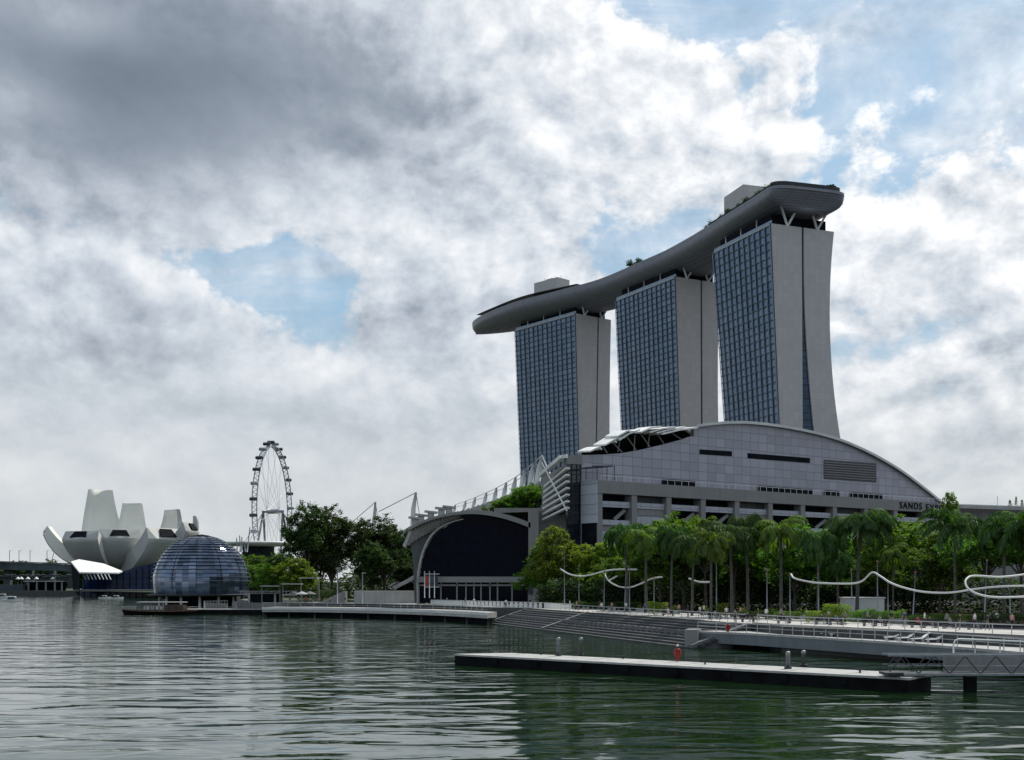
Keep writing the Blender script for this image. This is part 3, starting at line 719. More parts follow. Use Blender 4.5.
h = MB(); fl = [P(v.x, v.y + 1, DA + 2) for v in band[:-6]] + [P(x, y, DA + 2) for x, y in ((517, 523), (505, 519.6), (484, 517), (462, 520.4), (446, 526), (432, 537.6), (426, 548), (422, 560), (418.6, 578), (418.6, 603), (414.5, 603), (413, 560), (410, 542))]
h.slab(fl, (0, .4, 0)); h.build('soffit', M['midgrey'], mall)
# ribs that fan out between the canopy and the arch
for i in range(15):
    x = 412 + i * 3.4; y = interp(x, [(v.x, v.y) for v in band]) + 2.2
    x2 = x - 9.5; y2 = y + 17 - i * .75
    h = MB(); h.beam(P(x, y, DA - .5), P(x2 + 2, y2, DA + 1.2), .5, .9); h.build('rib', M['conc'], mall)
# shell of the long roof behind the arch
ridge = [P(540, 484, 288), P(521, 491.5, 334), P(503, 498.5, 390), P(484, 505, 455), P(464, 511, 535), P(440, 517.5, 640), P(415, 524.5, 780)]
h = MB(); rings = []; rdg = catmull(ridge, 4)
for i, p0 in enumerate(rdg):
    r = []
    for k in range(11):
        a = k / 10 * math.pi / 2; wv = 36 + 8 * i / 24
        q_ = k / 10; r.append(Vector((p0.x - wv * q_, p0.y - 6 * q_, 6 + (p0.z - 6) * (1 - q_) ** (1.15 - .5 * i / 24))))
    rings.append(r)
h.loft(rings, closed=False, caps=False, sm=True); h.build('roof_shell', M['midgrey'], mall)
h = MB(); rr = [r[0] for r in rings]; h.loft([[Vector((p.x + .3, p.y, 8)), p + Vector((.3, 0, -.5)), p + Vector((-.6, 0, -.5)), Vector((p.x - .6, p.y, 8))] for p in rr]); h.build('ridge_wall', M['darkgrey'], mall)
for i in range(0, 25):
    h = MB(); q = [p + Vector((0, -.2, .5)) for p in rings[i]]
    for a, b in zip(q, q[1:]): h.beam(a, b, .9, .8)
    h.build('roof_rib', M['conc'], mall)
# white masts stayed by cables along the ridge
mpx = [(542, 455.4, 537, 484, 292), (533.3, 463.4, 530, 487, 312), (525, 470, 521, 491, 334), (515.8, 477, 512.5, 495, 360), (506.3, 482.5, 503.5, 498, 390), (496.6, 487.8, 494, 501.5, 420), (486.6, 492.6, 484, 504.5, 455), (475.3, 497.4, 473, 508, 495), (465.8, 501, 463.8, 510, 535), (455.3, 504.8, 453.8, 513, 580)]
tops = []
for x, y, xb, yb, D in mpx:
    h = MB(); a = P(xb, yb, D); b = P(x, y, D); h.tube([a, a.lerp(b, .5), b], [.75, .8, .3], 8); h.build('mast', M['offwhite'], mall); tops.append(b)
for a, b in zip(tops, tops[1:]):
    h = MB(); h.tube([a, b], .12, 5); h.tube([a - Vector((0, 0, 1.6)), b - Vector((0, 0, 1.2))], .1, 5); h.build('stay_cable', M['steel'], mall)
h = MB(); h.tube([tops[0], P(566, 511, 262)], .2, 5); h.build('stay_cable', M['white'], mall)
for i, (x, y) in enumerate(((421, 517.6), (431, 514.5), (441.5, 511), (449, 509.5), (415, 520.5))):   # roof vents
    h = MB(); p = P(x, y, 420); h.box(p + Vector((0, 0, .9)), (4.6, 3, .7), .2, 0, .1); h.box(p - Vector((0, 0, .6)), (2.2, 2, 2.4), .2); h.build('roof_vent', M['conc'], mall)
# two tall raking masts farther back
for lab, (x, y, xb, yb, D) in (('tall raking white mast with stay cables, beside the left end of the arcade roof', (416, 492.5, 411, 524, 470)), ('white mast tip showing above the dark trees, left of its taller neighbour', (375.4, 502, 373, 540, 560))):
    t = thing('stay_mast', P(xb, yb, D), lab, 'mast', 'raking stay masts'); h = MB(); h.tube([P(xb, yb + 40, D), P(lerp(xb, x, .5), lerp(yb, y, .5), D), P(x, y, D)], [1.1, 1.0, .45], 8); h.build('pole', M['offwhite'], t)
    h = MB(); h.tube([P(x, y, D), P(x - 37 if x > 400 else x - 22, y + 19, D + 60)], .2, 5); h.build('cable', M['steel'], t)
    h = MB(); h.tube([P(x, y, D), P(x + 4, y + 26, D + 5)], .15, 5); h.build('cable', M['steel'], t)
# entrance level
h = MB(); h.beam(P(418, 579.5, DA - 1), P(528, 579.5, DA - 1), 1.4, 1.3); h.beam(P(420, 585.2, DA - .8), P(528, 585.2, DA - .8), .8, .35); h.build('transom_beam', M['frame'], mall)
for x in (419, 441, 457, 466, 474, 481, 490, 497.5, 512): 
    h = MB(); h.beam(P(x, 603, DA - .8), P(x, 580, DA - .8), .35 if x not in (457, 490) else .8, .3); h.build('door_post', M['frame'], mall)
py = MB(); a = P(528.6, 601, DA - 3); z1 = ZP(509, DA - 3)
py.box((GX(533.3, DA), DA - 1, (GZ + z1) / 2), (2.3, 4, z1 - GZ)); py.build('pylon', M['frame'], mall)
h = MB(); h.box((GX(556, DA - 1) + .6, DA + 2, (GZ + ZP(511, DA)) / 2), (9.6, 5, ZP(511, DA) - GZ)); h.build('wing_wall', M['frame'], mall)
h = MB(); h.box((GX(530.3, DA), DA - 3.2, ZP(587, DA)), (1., .2, 3.2)); h.build('banner', M['darkgrey'], mall)
# ------------------------------------------------------------------ lotus shaped museum
DM = 690.; CX = GX(117, DM); CYM = DM
mus = thing('lotus_museum', (CX, CYM, GZ), 'huge white lotus shaped museum with upturned petals, on the far shore', 'museum')
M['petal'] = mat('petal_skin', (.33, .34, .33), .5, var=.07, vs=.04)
M['petal_lit'] = mat('petal_inner_sunlit', (.62, .62, .57), .6, var=.05, vs=.05)  # inner faces paler than the skin: sunlight put into the colour
def petal(az, Rt, H, W, base=15., rb=4, th=9, tw=None, tall=False, lean=.0):
    az = R(az); er = Vector((math.cos(az), math.sin(az))); et = Vector((-er.y, er.x)); n = 16; rings = []; c = Vector((CX, CYM))
    for i in range(n + 1):
        t = i / n
        o0, o1, o2 = (rb, base), (Rt * .82, base + (H - base) * .02), (Rt, H)
        if tall: o1 = (Rt * 1.12, base + (H - base) * .10)
        r = (1 - t) ** 2 * o0[0] + 2 * t * (1 - t) * o1[0] + t * t * o2[0]; z = (1 - t) ** 2 * o0[1] + 2 * t * (1 - t) * o1[1] + t * t * o2[1]
        ti = th * (.9 - .1 * t) if not tall else th * (1 - .78 * t ** 1.3)
        ri = r - ti * (.35 + .65 * t if not tall else .6 + .4 * t); zi = z + ti * (1.0 - t if not tall else .9 * (1 - t)) + .2
        wmax = W; w = (2.2 + r * (.62 if tall else .36)); w = min(w, wmax) if not tall else min(w, wmax) * (1 - .55 * max(0, (t - .25) / .75) ** 1.1)
        wi = w * .93
        if not tall: ri = r - ti * (.75 - .50 * t ** 3); zi = z + ti * (.5 + .12 * t)
        O = c + er * r; I = c + er * ri
        ring = []
        for k in range(7):                                        # bowed outer skin
            x = -1 + k / 3; bow = (1 - x * x) * w * .20
            p = O + et * x * w + er * bow * (.3 + .7 * t); ring.append(Vector((p.x, p.y, z - bow * (1 - t) * .8)))
        for k in range(5):
            x = 1 - k / 2; p = I + et * x * wi + er * ((1 - x * x) * w * .16 if tall else 0); ring.append(Vector((p.x, p.y, zi)))
        rings.append(ring)
    m = MB(); m.loft(rings, caps=True, sm=False)
    N_ = len(rings[0]); fi = 0
    for i in range(n):
        for k in range(N_):
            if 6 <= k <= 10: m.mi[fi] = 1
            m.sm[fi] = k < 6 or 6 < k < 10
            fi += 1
    po = m.build('petal', [M['petal'], M['petal_lit']], mus)
    if not tall:                                                  # dark skylight in the cut end
        q = rings[-1]; a, b = q[1], q[5]; d_, e_ = q[10], q[8]
        cc = (a + b + d_ + e_) / 4; nr = (b - a).cross(d_ - a).normalized(); nr = nr if nr.z > 0 else -nr
        pts = [cc + (v - cc) * .68 + nr * .9 for v in (a, b, e_, d_)]
        w_ = MB(); w_.slab(pts, nr * -.6); w_.build('skylight', M['dark'], po)
    return po
# azimuth measured from +x; the camera is at -90
for a in ((-168, 40, 36, 8.0, 15, 4, 10), (-112, 31, 32.5, 13.2, 15, 4, 10), (-68, 27, 33.5, 12.6, 15, 4, 10)): petal(*a)
petal(-30, 42, 33, 14, 12, 4, 13)
petal(-2, 46, 38, 13, 13, 4, 11)
petal(128, 30, 65, 16.5, 17, 4, 10, tall=True)
petal(84, 22, 56.5, 13.5, 17, 4, 10, tall=True)
petal(48, 38, 53, 17, 17, 4, 9, tall=True)
petal(14, 46, 48, 9, 17, 4, 9, tall=True)
h = MB(); h.lathe([(4, 4), (6, 12), (13, 17), (19, 23), (16, 30), (.1, 31)], (CX, CYM, 0), 32); h.build('core', M['petal'], mus)
for k in range(5):
    h = MB(); a = k * 1.256; h.tube([(CX + 14 * math.cos(a), CYM + 14 * math.sin(a), GZ), (CX + 8 * math.cos(a + .4), CYM + 8 * math.sin(a + .4), 18)], .7, 6); h.build('column', M['darkgrey'], mus)
# its blue glass foyer and folded white entrance roof at the water
fy = thing('glass_foyer', (GX(118, 640), 640, GZ), 'dark blue glass foyer building below the lotus museum, with a folded white entrance roof', 'glass building')
h = MB(); h.slab([P(80, 600, 640), P(160, 600, 640), P(160, 561.5, 640), P(140, 566, 640), P(122, 571.5, 640), P(84, 573, 640)], (0, 14, 0)); h.build('glass_wall', M['blueglass2'], fy)
h = MB()
for i in range(12): h.beam(P(84 + i * 6.5, 598, 639.6), P(84 + i * 6.5, 573 - max(0, i - 6) * 1.9, 639.6), .25, .25)
for z in (578, 584, 590): h.beam(P(81, z, 639.6), P(160, z, 639.6), .2, .2)
h.build('mullions', M['navyframe'], fy)
h = MB(); pts = [P(71, 561.5, 622), P(79, 559.2, 628), P(104, 563.6, 634), P(122.5, 571, 640), P(118, 572.6, 626), P(79.5, 572, 612)]
h.slab(pts, (0, 0, -.7)); h.build('folded_roof', M['white'], fy)
h = MB(); h.slab([P(71, 562.5, 622), P(79.5, 573, 612.5), P(79.5, 597, 622), P(73, 590, 632)], (0, .6, 0)); h.build('raking_wall', M['dark'], fy)
for i in range(8):
    h = MB(); x = 83 + i * 3.6; h.beam(P(x, 574, 618), P(x + 2.6, 579.5, 618), .7, .35); h.build('fin', M['offwhite'], fy)
h = MB(); h.box((GX(120, 626), 626, 3.4), (46, 12, 1.0)); h.build('terrace', M['midgrey'], fy)

# ------------------------------------------------------------------ glass dome floating on the bay
DD = 370.; RD = 15.0; dc = Vector((GX(201.5, DD), DD, ZP(582.5, DD)))
dome = thing('glass_dome', (dc.x, dc.y, 0), 'round blue glass dome with ring-like sunshade fins, standing over the water', 'glass dome')
def dome_glass():
    m = bpy.data.materials.new('dome_glass'); m.use_nodes = True; t = m.node_tree; N = NT(t); b = t.nodes['Principled BSDF']
    g = N.n('ShaderNodeTexCoord').outputs['Object']; sp = N.n('ShaderNodeSeparateXYZ'); t.links.new(g, sp.inputs[0])
    a = N.m('FLOOR', N.m('MULTIPLY', N.m('ARCTAN2', sp.outputs[0], sp.outputs[1]), 7.0)); z = N.m('FLOOR', N.m('DIVIDE', sp.outputs[2], 1.15))
    wn = N.n('ShaderNodeTexWhiteNoise'); t.links.new(N.xyz(a, N.m('FLOOR', N.m('DIVIDE', sp.outputs[2], 4.)), 0), wn.inputs[0]); w2 = N.n('ShaderNodeTexWhiteNoise'); t.links.new(N.xyz(a, z, 0), w2.inputs[0])
    k = N.m('ADD', N.m('MULTIPLY', wn.outputs[0], .6), N.m('MULTIPLY', w2.outputs[0], .4))
    t.links.new(N.ramp(k, [(.2, (.05, .07, .11)), (.5, (.10, .135, .21)), (.9, (.20, .245, .35))]), b.inputs['Base Color'])
    b.inputs['Metallic'].default_value = .6; b.inputs['Roughness'].default_value = .12; b.inputs['Specular IOR Level'].default_value = .8
    return m
M['domeglass'] = dome_glass()
h = MB(); prof = []
for k in range(25):
    a = R(-14) + (math.pi / 2 - R(-14)) * k / 24; prof.append((max(.01, RD * math.cos(a)), RD * math.sin(a)))
n = 44; rings = [[dc + Vector((r * math.cos(2 * math.pi * j / n), r * math.sin(2 * math.pi * j / n), z)) for j in range(n)] for r, z in prof]
h.loft(rings, sm=False); h.build('glass_shell', M['domeglass'], dome)
M['finw'] = mat('sunshade_fins', (.30, .34, .42), .4, .3, .1)
for k in range(2, 17):
    a = R(-8) + R(88) * k / 18; r = RD * math.cos(a) + .12; z = RD * math.sin(a)
    h = MB(); ww = .55 if k < 14 else .35
    rr = [[dc + Vector(((r + o) * math.cos(2 * math.pi * j / 48), (r + o) * math.sin(2 * math.pi * j / 48), z + zz)) for o, zz in ((0, 0), (ww, .02), (ww, .12), (0, .1))] for j in range(49)]
    h.loft(rr, caps=False); h.build('ring_fin', M['finw'], dome)
for k in range(12):
    th = 2 * math.pi * (k + .3) / 12; pts = [dc + Vector(((RD + .15) * math.cos(a) * math.cos(th), (RD + .15) * math.cos(a) * math.sin(th), (RD + .15) * math.sin(a))) for a in [R(-12) + R(100) * j / 12 for j in range(13)]]
    h = MB(); h.tube(pts, .08, 5); h.build('rib', M['darkgrey'], dome)
h = MB(); h.lathe([(.1, RD - .3), (2.2, RD - .15), (2.4, RD + .15), (.1, RD + .5)], dc, 20); h.build('cap', M['darkgrey'], dome)
h = MB(); zb = dc.z - RD * math.sin(R(14)); h.lathe([(.1, zb - .7), (RD + 1.2, zb - .7), (RD + 1.6, zb - .1), (RD + .2, zb), (.1, zb)], (dc.x, dc.y, 0), 40); h.build('base_ring', M['darkgrey'], dome)
for k in range(14):
    a = 2 * math.pi * k / 14; h = MB(); h.tube([(dc.x + 13 * math.cos(a), dc.y + 13 * math.sin(a), -1), (dc.x + 13 * math.cos(a), dc.y + 13 * math.sin(a), zb - .6)], .45, 8); h.build('pier', M['offwhite'], dome)
h = MB(); h.lathe([(.1, .3), (11, .3), (11, zb - .8), (.1, zb - .8)], (dc.x, dc.y, 0), 24); h.build('undercroft', M['dark'], dome)
h = MB(); h.box((dc.x + 22, dc.y - 4, zb - .4), (24, 4, .5)); h.build('walkway', M['grey'], dome)
h = MB()
for k in range(9): h.beam((dc.x + 14 + k * 2.4, dc.y - 6, zb - .2), (dc.x + 14 + k * 2.4, dc.y - 6, zb + .9), .08, .08)
h.beam((dc.x + 12, dc.y - 6, zb + .9), (dc.x + 34, dc.y - 6, zb + .9), .1, .1); h.build('walkway_railing', M['steel'], dome)

# ------------------------------------------------------------------ observation wheel
DW = 1299.; hub = Vector((GX(273, DW), DW, ZP(511.5, DW))); RW = 76.
wl = thing('observation_wheel', (hub.x, hub.y, GZ), 'giant silvery observation wheel seen nearly edge-on, far behind the dark trees', 'ferris wheel')
wn_ = R(3.6); u = Vector((math.sin(wn_), math.cos(wn_), 0)); ax = Vector((u.y, -u.x, 0)); Z = Vector((0, 0, 1))
def wp(a, r, o=0): return hub + (u * math.cos(a) + Z * math.sin(a)) * r + ax * o
for o in (-2.6, 2.6):
    h = MB(); nn = 84; 
    for i in range(nn): h.beam(wp(2 * math.pi * i / nn, RW - 2.5, o), wp(2 * math.pi * (i + 1) / nn, RW - 2.5, o), 1.0, 1.0)
    h.build('rim', M['wheelsteel'], wl)
h = MB()
for i in range(84): h.beam(wp(2 * math.pi * i / 84, RW - 2.5, -2.6), wp(2 * math.pi * (i + .5) / 84, RW - 2.5, 2.6), .5, .5); h.beam(wp(2 * math.pi * (i + .5) / 84, RW - 2.5, 2.6), wp(2 * math.pi * (i + 1) / 84, RW - 2.5, -2.6), .5, .5)
h.build('rim_lattice', M['wheelsteel'], wl)
caps = None
for i in range(28):
    a = 2 * math.pi * (i + .5) / 28; h = MB(); c = wp(a, RW + 1.6, 0)
    h.tube([c - ax * 4.2, c - ax * 3.6, c + ax * 3.6, c + ax * 4.2], [1.1, 1.9, 1.9, 1.1], 10); h.build('cabin', M['glassdark'] if i % 3 else M['wheelsteel'], wl)
for i in range(28):
    a = 2 * math.pi * i / 28
    h = MB(); h.tube([wp(a, 2.5, 7 if i % 2 else -7), wp(a, RW - 3, 0)], .14, 4, sm=False); h.build('spoke', M['wheelsteel'], wl)
h = MB(); h.tube([hub - ax * 12.5, hub + ax * 12.5], 1.5, 12); h.tube([hub - ax * 6, hub + ax * 6], 2.6, 12); h.build('axle', M['wheelsteel'], wl)
for o, s in ((-11, -1), (11, -1), (-11, 1), (11, 1)):
    h = MB(); h.tube([hub + ax * o, Vector((hub.x + ax.x * o * 1.5, hub.y + ax.y * o * 1.5, GZ)) + u * s * 34], [1.1, 1.5], 8); h.build('support_leg', M['wheelsteel'], wl)
for o in (-11, 11):
    for s in (-1, 1):
        h = MB(); h.tube([hub + ax * o, Vector((hub.x, hub.y, GZ)) + ax * o * 5.2 + u * s * 20], .28, 4); h.build('stay_cable', M['wheelsteel'], wl)
tm = thing('terminal_building', (GX(255, 1180), 1180, GZ), 'low terminal with a flat white disc roof, below the observation wheel', 'terminal')
h = MB(); h.lathe([(.1, 24), (44, 26.5), (46, 28), (40, 29.5), (.1, 31)], (GX(258, 1200), 1200, 20), 36); h.build('disc_roof', M['offwhite'], tm)
h = MB(); h.lathe([(15, 0), (17, 42)], (GX(258, 1200), 1200, GZ), 30); h.build('drum', M['glassdark'], tm)
h = MB(); h.box((GX(268, 1180), 1180, 22), (40, 20, 18)); h.build('white_hall', M['offwhite'], tm)
for i, (x, y, xb) in enumerate(((236.5, 538, 237.5), (239.6, 535.5, 240.5), (241.8, 537, 242), (250, 527, 247), (244, 541, 245.5))):
    t = MB(); t.tube([P(xb, 552, 1100), P(x, y, 1100)], [.7, .4], 6)
    t.build('crane_mast', M['wheelsteel'], label='thin grey mast in the cluster of masts between glass dome and observation wheel', cat='mast', group='thin masts beside the wheel')

# ------------------------------------------------------------------ far shore on the left
M['hazeblue'] = mat('distant_haze_blue', (.045, .06, .07), .9, var=.35, vs=.03)  # blue of distant haze put into the base colour
br = thing('road_viaduct', (GX(20, 900), 900, GZ), 'long dark road viaduct crossing behind the museum at the left edge', 'bridge')
h = MB(); h.slab([P(-60, 568, 900), P(78, 571.5, 860), P(78, 564.8, 860), P(-60, 560.2, 900)], (0, 14, 0)); h.build('road_deck', M['hazeblue'], br)
h = MB(); h.beam(P(-60, 559.8, 899), P(78, 564, 859), .5, .9); h.build('crash_barrier', M['midgrey'], br)
for x in (-20, 8, 30, 52, 72):
    h = MB(); h.box((GX(x, 890), 890, 10), (5, 5, 15)); h.build('pier', M['hazeblue'], br)
for x in (9.5, 19, 30, 47, 51.5): 
    t = MB(); b = P(x, 562, 905); t.tube([b, b + Vector((0 if x != 51.5 else 2, 0, 9 if x != 51.5 else 8))], .22, 5); t.beam(b + Vector((0, 0, 9 if x != 51.5 else 8)), b + Vector((2, 0, 9)), .2, .2)
    t.build('lamp_post', M['darkgrey'], label='thin far lamp post on the road viaduct, left of the museum', cat='lamp post', group='lamp posts on the viaduct')
fb = thing('helix_footbridge', (GX(30, 780), 780, 4), 'dark curved tubular footbridge under the viaduct at the far left', 'footbridge')
for o in (0, 2.2):
    pts = [P(-30 + i * 2.2, 576 + 1.3 * math.sin(i * .9 + o) - i * .0, 780 + 2 * math.cos(i * .9 + o)) for i in range(48)]
    h = MB(); h.tube(pts, .45, 5); h.build('helix_tube', M['hazeblue'], fb)
h = MB(); h.slab([P(-30, 580, 780), P(76, 580, 780), P(76, 577.5, 780), P(-30, 577.5, 780)], (0, 6, 0)); h.build('deck', M['hazeblue'], fb)
# pavilion with roof and white parasols
pv = thing('waterside_pavilion', (GX(44, 672), 672, GZ), 'low open pavilion with a flat pale roof on posts, on the far left shore', 'pavilion')
h = MB(); h.box((GX(46, 672), 672, ZP(581.2, 672)), (23, 8, .5)); h.build('flat_roof', M['conc'], pv)
h = MB(); h.box((GX(46, 676), 677, 5.5), (22, 2, 5)); h.build('back_wall', M['dark'], pv)
for x in (28.5, 37, 46, 55, 62): h = MB(); h.box((GX(x, 669), 669, 5.5), (.8, .8, 5.4)); h.build('post', M['grey'], pv)
for x in (18, 21.5, 28, 36.5, 53):
    t = thing('parasol', P(x, 590, 690), 'white parasol standing behind the pavilion roof on the far left shore', 'parasol', 'white parasols on the far shore'); c = P(x, 577.8, 690)
    h = MB(); h.lathe([(1.5, -.9), (1.3, -.5), (.1, .6)], c, 8); h.build('canopy', M['white'], t); h = MB(); h.tube([(c.x, c.y, GZ), c], .08, 5); h.build('pole', M['steel'], t)
h = MB(); h.box((GX(-10, 665), 672, 4.6), (38, 14, 3.6)); h.build('boat_shed', M['hazeblue'], label='long low dark shed at the water on the far left edge', cat='shed')
# boats
def launch(px, py, D, L, label, col='white', rz=0):
    t = thing('motor_boat', (GX(px, D), D, 0), label, 'boat', 'small boats by the far shore'); c = Vector((GX(px, D), D, 0)); h = MB(); rings = []
    for i in range(9):
        s = i / 8; w = .19 * L * math.sin(math.pi * (.22 + .78 * s) if s > .3 else math.pi * (.22 + .78 * .3)) ; w = .17 * L * (1 - max(0, (s - .45) / .55) ** 2.2) + .02
        x = (s - .5) * L; zt = .10 * L + .05 * L * s * s
        rings.append([c + Vector((x, -w, zt)), c + Vector((x * .94, -w * .7, -.1)), c + Vector((x * .94, w * .7, -.1)), c + Vector((x, w, zt))])
    h.loft(rings); h.build('hull', M[col], t)
    h = MB(); h.loft([[c + Vector((-L * .22, -L * .12, L * .1)), c + Vector((L * .2, -L * .12, L * .1)), c + Vector((L * .2, L * .12, L * .1)), c + Vector((-L * .22, L * .12, L * .1))], [c + Vector((-L * .2, -L * .1, L * .22)), c + Vector((L * .08, -L * .1, L * .22)), c + Vector((L * .08, L * .1, L * .22)), c + Vector((-L * .2, L * .1, L * .22))]]); h.build('cabin', M['glassdark'], t)
    h = MB(); h.box(c + Vector((-L * .06, 0, L * .235)), (L * .34, L * .24, L * .03)); h.build('cabin_roof', M['white'], t); return t
launch(13, 599, 470, 8.5, 'white cabin boat nearest the left edge of the water')
launch(3, 593, 560, 9, 'white motor boat cut by the left edge, behind the cabin boat')
launch(105, 596, 560, 6, 'small white boat moored below the blue glass foyer, left of its twin')
launch(117, 597, 545, 6.5, 'small white boat moored between the blue foyer and the glass dome')
# river boat with canopy
D = 283; c = Vector((GX(160, D), D, 0)); rb = thing('river_boat', c, 'old wooden river boat with flat canopy, in front of the glass dome', 'boat')
h = MB(); L = 18.6; rings = []
for i in range(15):
    s = i / 14; w = 2.1 * (1 - abs(2 * s - 1) ** 3.2 * .85); zt = .95 + .55 * (2 * s - 1) ** 2 * (1 if s < .5 else .35); x = (s - .5) * L
    rings.append([c + Vector((x, -w, zt)), c + Vector((x * .97, -w * .85, .45)), c + Vector((x * .93, -w * .5, -.2)), c + Vector((x * .93, w * .5, -.2)), c + Vector((x * .97, w * .85, .45)), c + Vector((x, w, zt))])
h.loft(rings)
h.build('hull', M['blackhull'], rb)
h = MB()
for a, b in zip(rings, rings[1:]): h.beam(a[0] + Vector((0, -.04, -.12)), b[0] + Vector((0, -.04, -.12)), .1, .16)
h.build('rubbing_strake', M['orange'], rb)
h = MB(); h.box(c + Vector((.5, 0, 3.05)), (11.5, 4.0, .16)); h.build('canopy', M['conc'], rb)
h = MB()
h.box(c + Vector((3.8, 0, 1.6)), (4.5, 3.0, 1.5)); h.build('cabin', M['terra'], rb)
for i in range(7):
    for y in (-1.8, 1.8): h = MB(); h.beam(c + Vector((-5 + i * 1.85, y, 1)), c + Vector((-5 + i * 1.85, y, 3)), .1, .1); h.build('canopy_post', M['terra'], rb)
h = MB()
for i in range(8): h.beam(c + Vector((-8.8 + i * .55, -1.7, 1.2)), c + Vector((-8.8 + i * .55, -1.7, 2)), .07, .07)
h.beam(c + Vector((-8.9, -1.7, 2)), c + Vector((-4.9, -1.7, 2)), .08, .08); h.build('bow_railing', M['steel'], rb)
for x in (-3.4, -2.6, -1.5, -.4, .6): h = MB(); h.box(c + Vector((x, -.8, 1.7)), (.55, .5, .9)); h.build('seat', M['offwhite'], rb)
# floating landing stage with two covered gangways
ls = thing('landing_stage', (GX(228, 286), 288, 0), 'long low floating landing stage beside the river boat, ends at the curved boardwalk', 'jetty')
h = MB(); h.box((GX(228, 288), 288, .45), (21, 5.2, 1.3)); h.build('float', M['blackhull'], ls); h = MB(); h.box((GX(228, 288), 288, 1.18), (21.2, 5.4, .16)); h.build('deck', M['conc'], ls)
for x, w in ((217, 5.6), (243, 5.0)):
    h = MB(); b = P(x, 612, 289); b.z = 1.25
    for k in range(9): h.beam(b + Vector((-w / 2 + k * w / 8, -.8, 0)), b + Vector((-w / 2 + k * w / 8 , -.8, 1.7 + (.4 if x < 230 else -.3 + .06 * k))), .12, .12)
    h.beam(b + Vector((-w / 2, -.8, 1.9)), b + Vector((w / 2, -.8, 2.1 if x < 230 else 1.5)), .14, .14)
    h.slab([b + Vector((-w / 2, -.5, .1)), b + Vector((w / 2, -.5, .1)), b + Vector((w / 2, -.5, 1.3)), b + Vector((-w / 2, -.5, 1.6))], (0, .1, 0)); h.build('gangway_side', M['grey'], ls)
for x in (204, 236): h = MB(); h.tube([(GX(x, 286), 286.5, -1), (GX(x, 286), 286.5, 3.2)], .22, 8); h.build('mooring_pile', M['steel'], ls)
# ------------------------------------------------------------------ trees and palms
def leaf(vs, fs, p, s, rnd, droop=0):
    a = rnd.uniform(0, 6.283); t = rnd.uniform(-.9, .9) ; ca, sa = math.cos(a), math.sin(a)
    u = Vector((ca, sa, rnd.uniform(-.5, .5))).normalized(); v = u.cross(Vector((math.sin(t) * sa, -math.sin(t) * ca, math.cos(t)))).normalized()
    u *= s * rnd.uniform(.6, 1.15); v *= s * rnd.uniform(.4, .7); b = len(vs)
    vs += [p - u, p - v * .9, p + u, p + v * .9]; fs.append((b, b + 1, b + 2, b + 3))
def crown_mesh(seed, blobs, n, ls, gaps=.25):
    """leaf sized faces gathered in clumps; blobs = (x, y, z, rx, ry, rz)"""
    rnd = random.Random(seed); m = MB(); vs = []; fs = []
    vol = [b[3] * b[4] + b[4] * b[5] + b[3] * b[5] for b in blobs]; tot = sum(vol)
    for b, vv in zip(blobs, vol):
        k = int(n * vv / tot); nc = max(10, k // 42); c = Vector(b[:3])
        for i in range(nc):
            z = rnd.uniform(-.75, 1); a = rnd.uniform(0, 6.283); r = math.sqrt(1 - z * z); f = rnd.uniform(.62, 1.03) if rnd.random() < .85 else rnd.uniform(.2, .6)
            d = Vector((r * math.cos(a) * b[3], r * math.sin(a) * b[4], z * b[5])) * f
            if noise.noise((c + d) * .35 + Vector((seed, 0, 0))) < -gaps: continue
            cr = ls * rnd.uniform(1.6, 3.4); q = c + d
            for j in range(int(k / nc)):
                o = Vector((rnd.gauss(0, .5), rnd.gauss(0, .5), rnd.gauss(0, .32))) * cr; leaf(vs, fs, q + o, ls, rnd)
    m.add(vs, fs); return m
def broadleaf(seed, H, Rc, leafm, n=9000, ls=.42, trunk=.35, flat=.75, base=.33, rootname='shade_tree', clumps=9):
    rnd = random.Random(seed); t = thing(rootname, (0, 0, 0), None, None)
    bl = []
    for i in range(clumps):
        a = i * 2.4 + rnd.uniform(-.3, .3); rr = Rc * math.sqrt((i + .4) / clumps) * .78; z = H * (base + (.80 - base) * rnd.uniform(.25, 1)) * (1 - .12 * (rr / Rc) ** 2); s = Rc * rnd.uniform(.34, .5)
        bl.append((rr * math.cos(a), rr * math.sin(a), z, s, s, s * flat))
    bl.append((0, 0, H * .82, Rc * .45, Rc * .45, H * .16))
    m = crown_mesh(seed, bl, n, ls); co = m.build('crown', leafm, t)
    w_ = MB(); top = Vector((rnd.uniform(-.4, .4), rnd.uniform(-.4, .4), H * base))
    w_.tube([(0, 0, -.3), (0, 0, .4), top * .5, top], [trunk * 1.5, trunk, trunk * .85, trunk * .7], 8)
    for b in bl: 
        e = Vector(b[:3]); mid = top.lerp(e, .5) + Vector((0, 0, H * .03)); w_.tube([top * .9, mid, e], [trunk * .5, trunk * .3, trunk * .08], 5)
    w_.build('trunk', M['bark'], t); return t
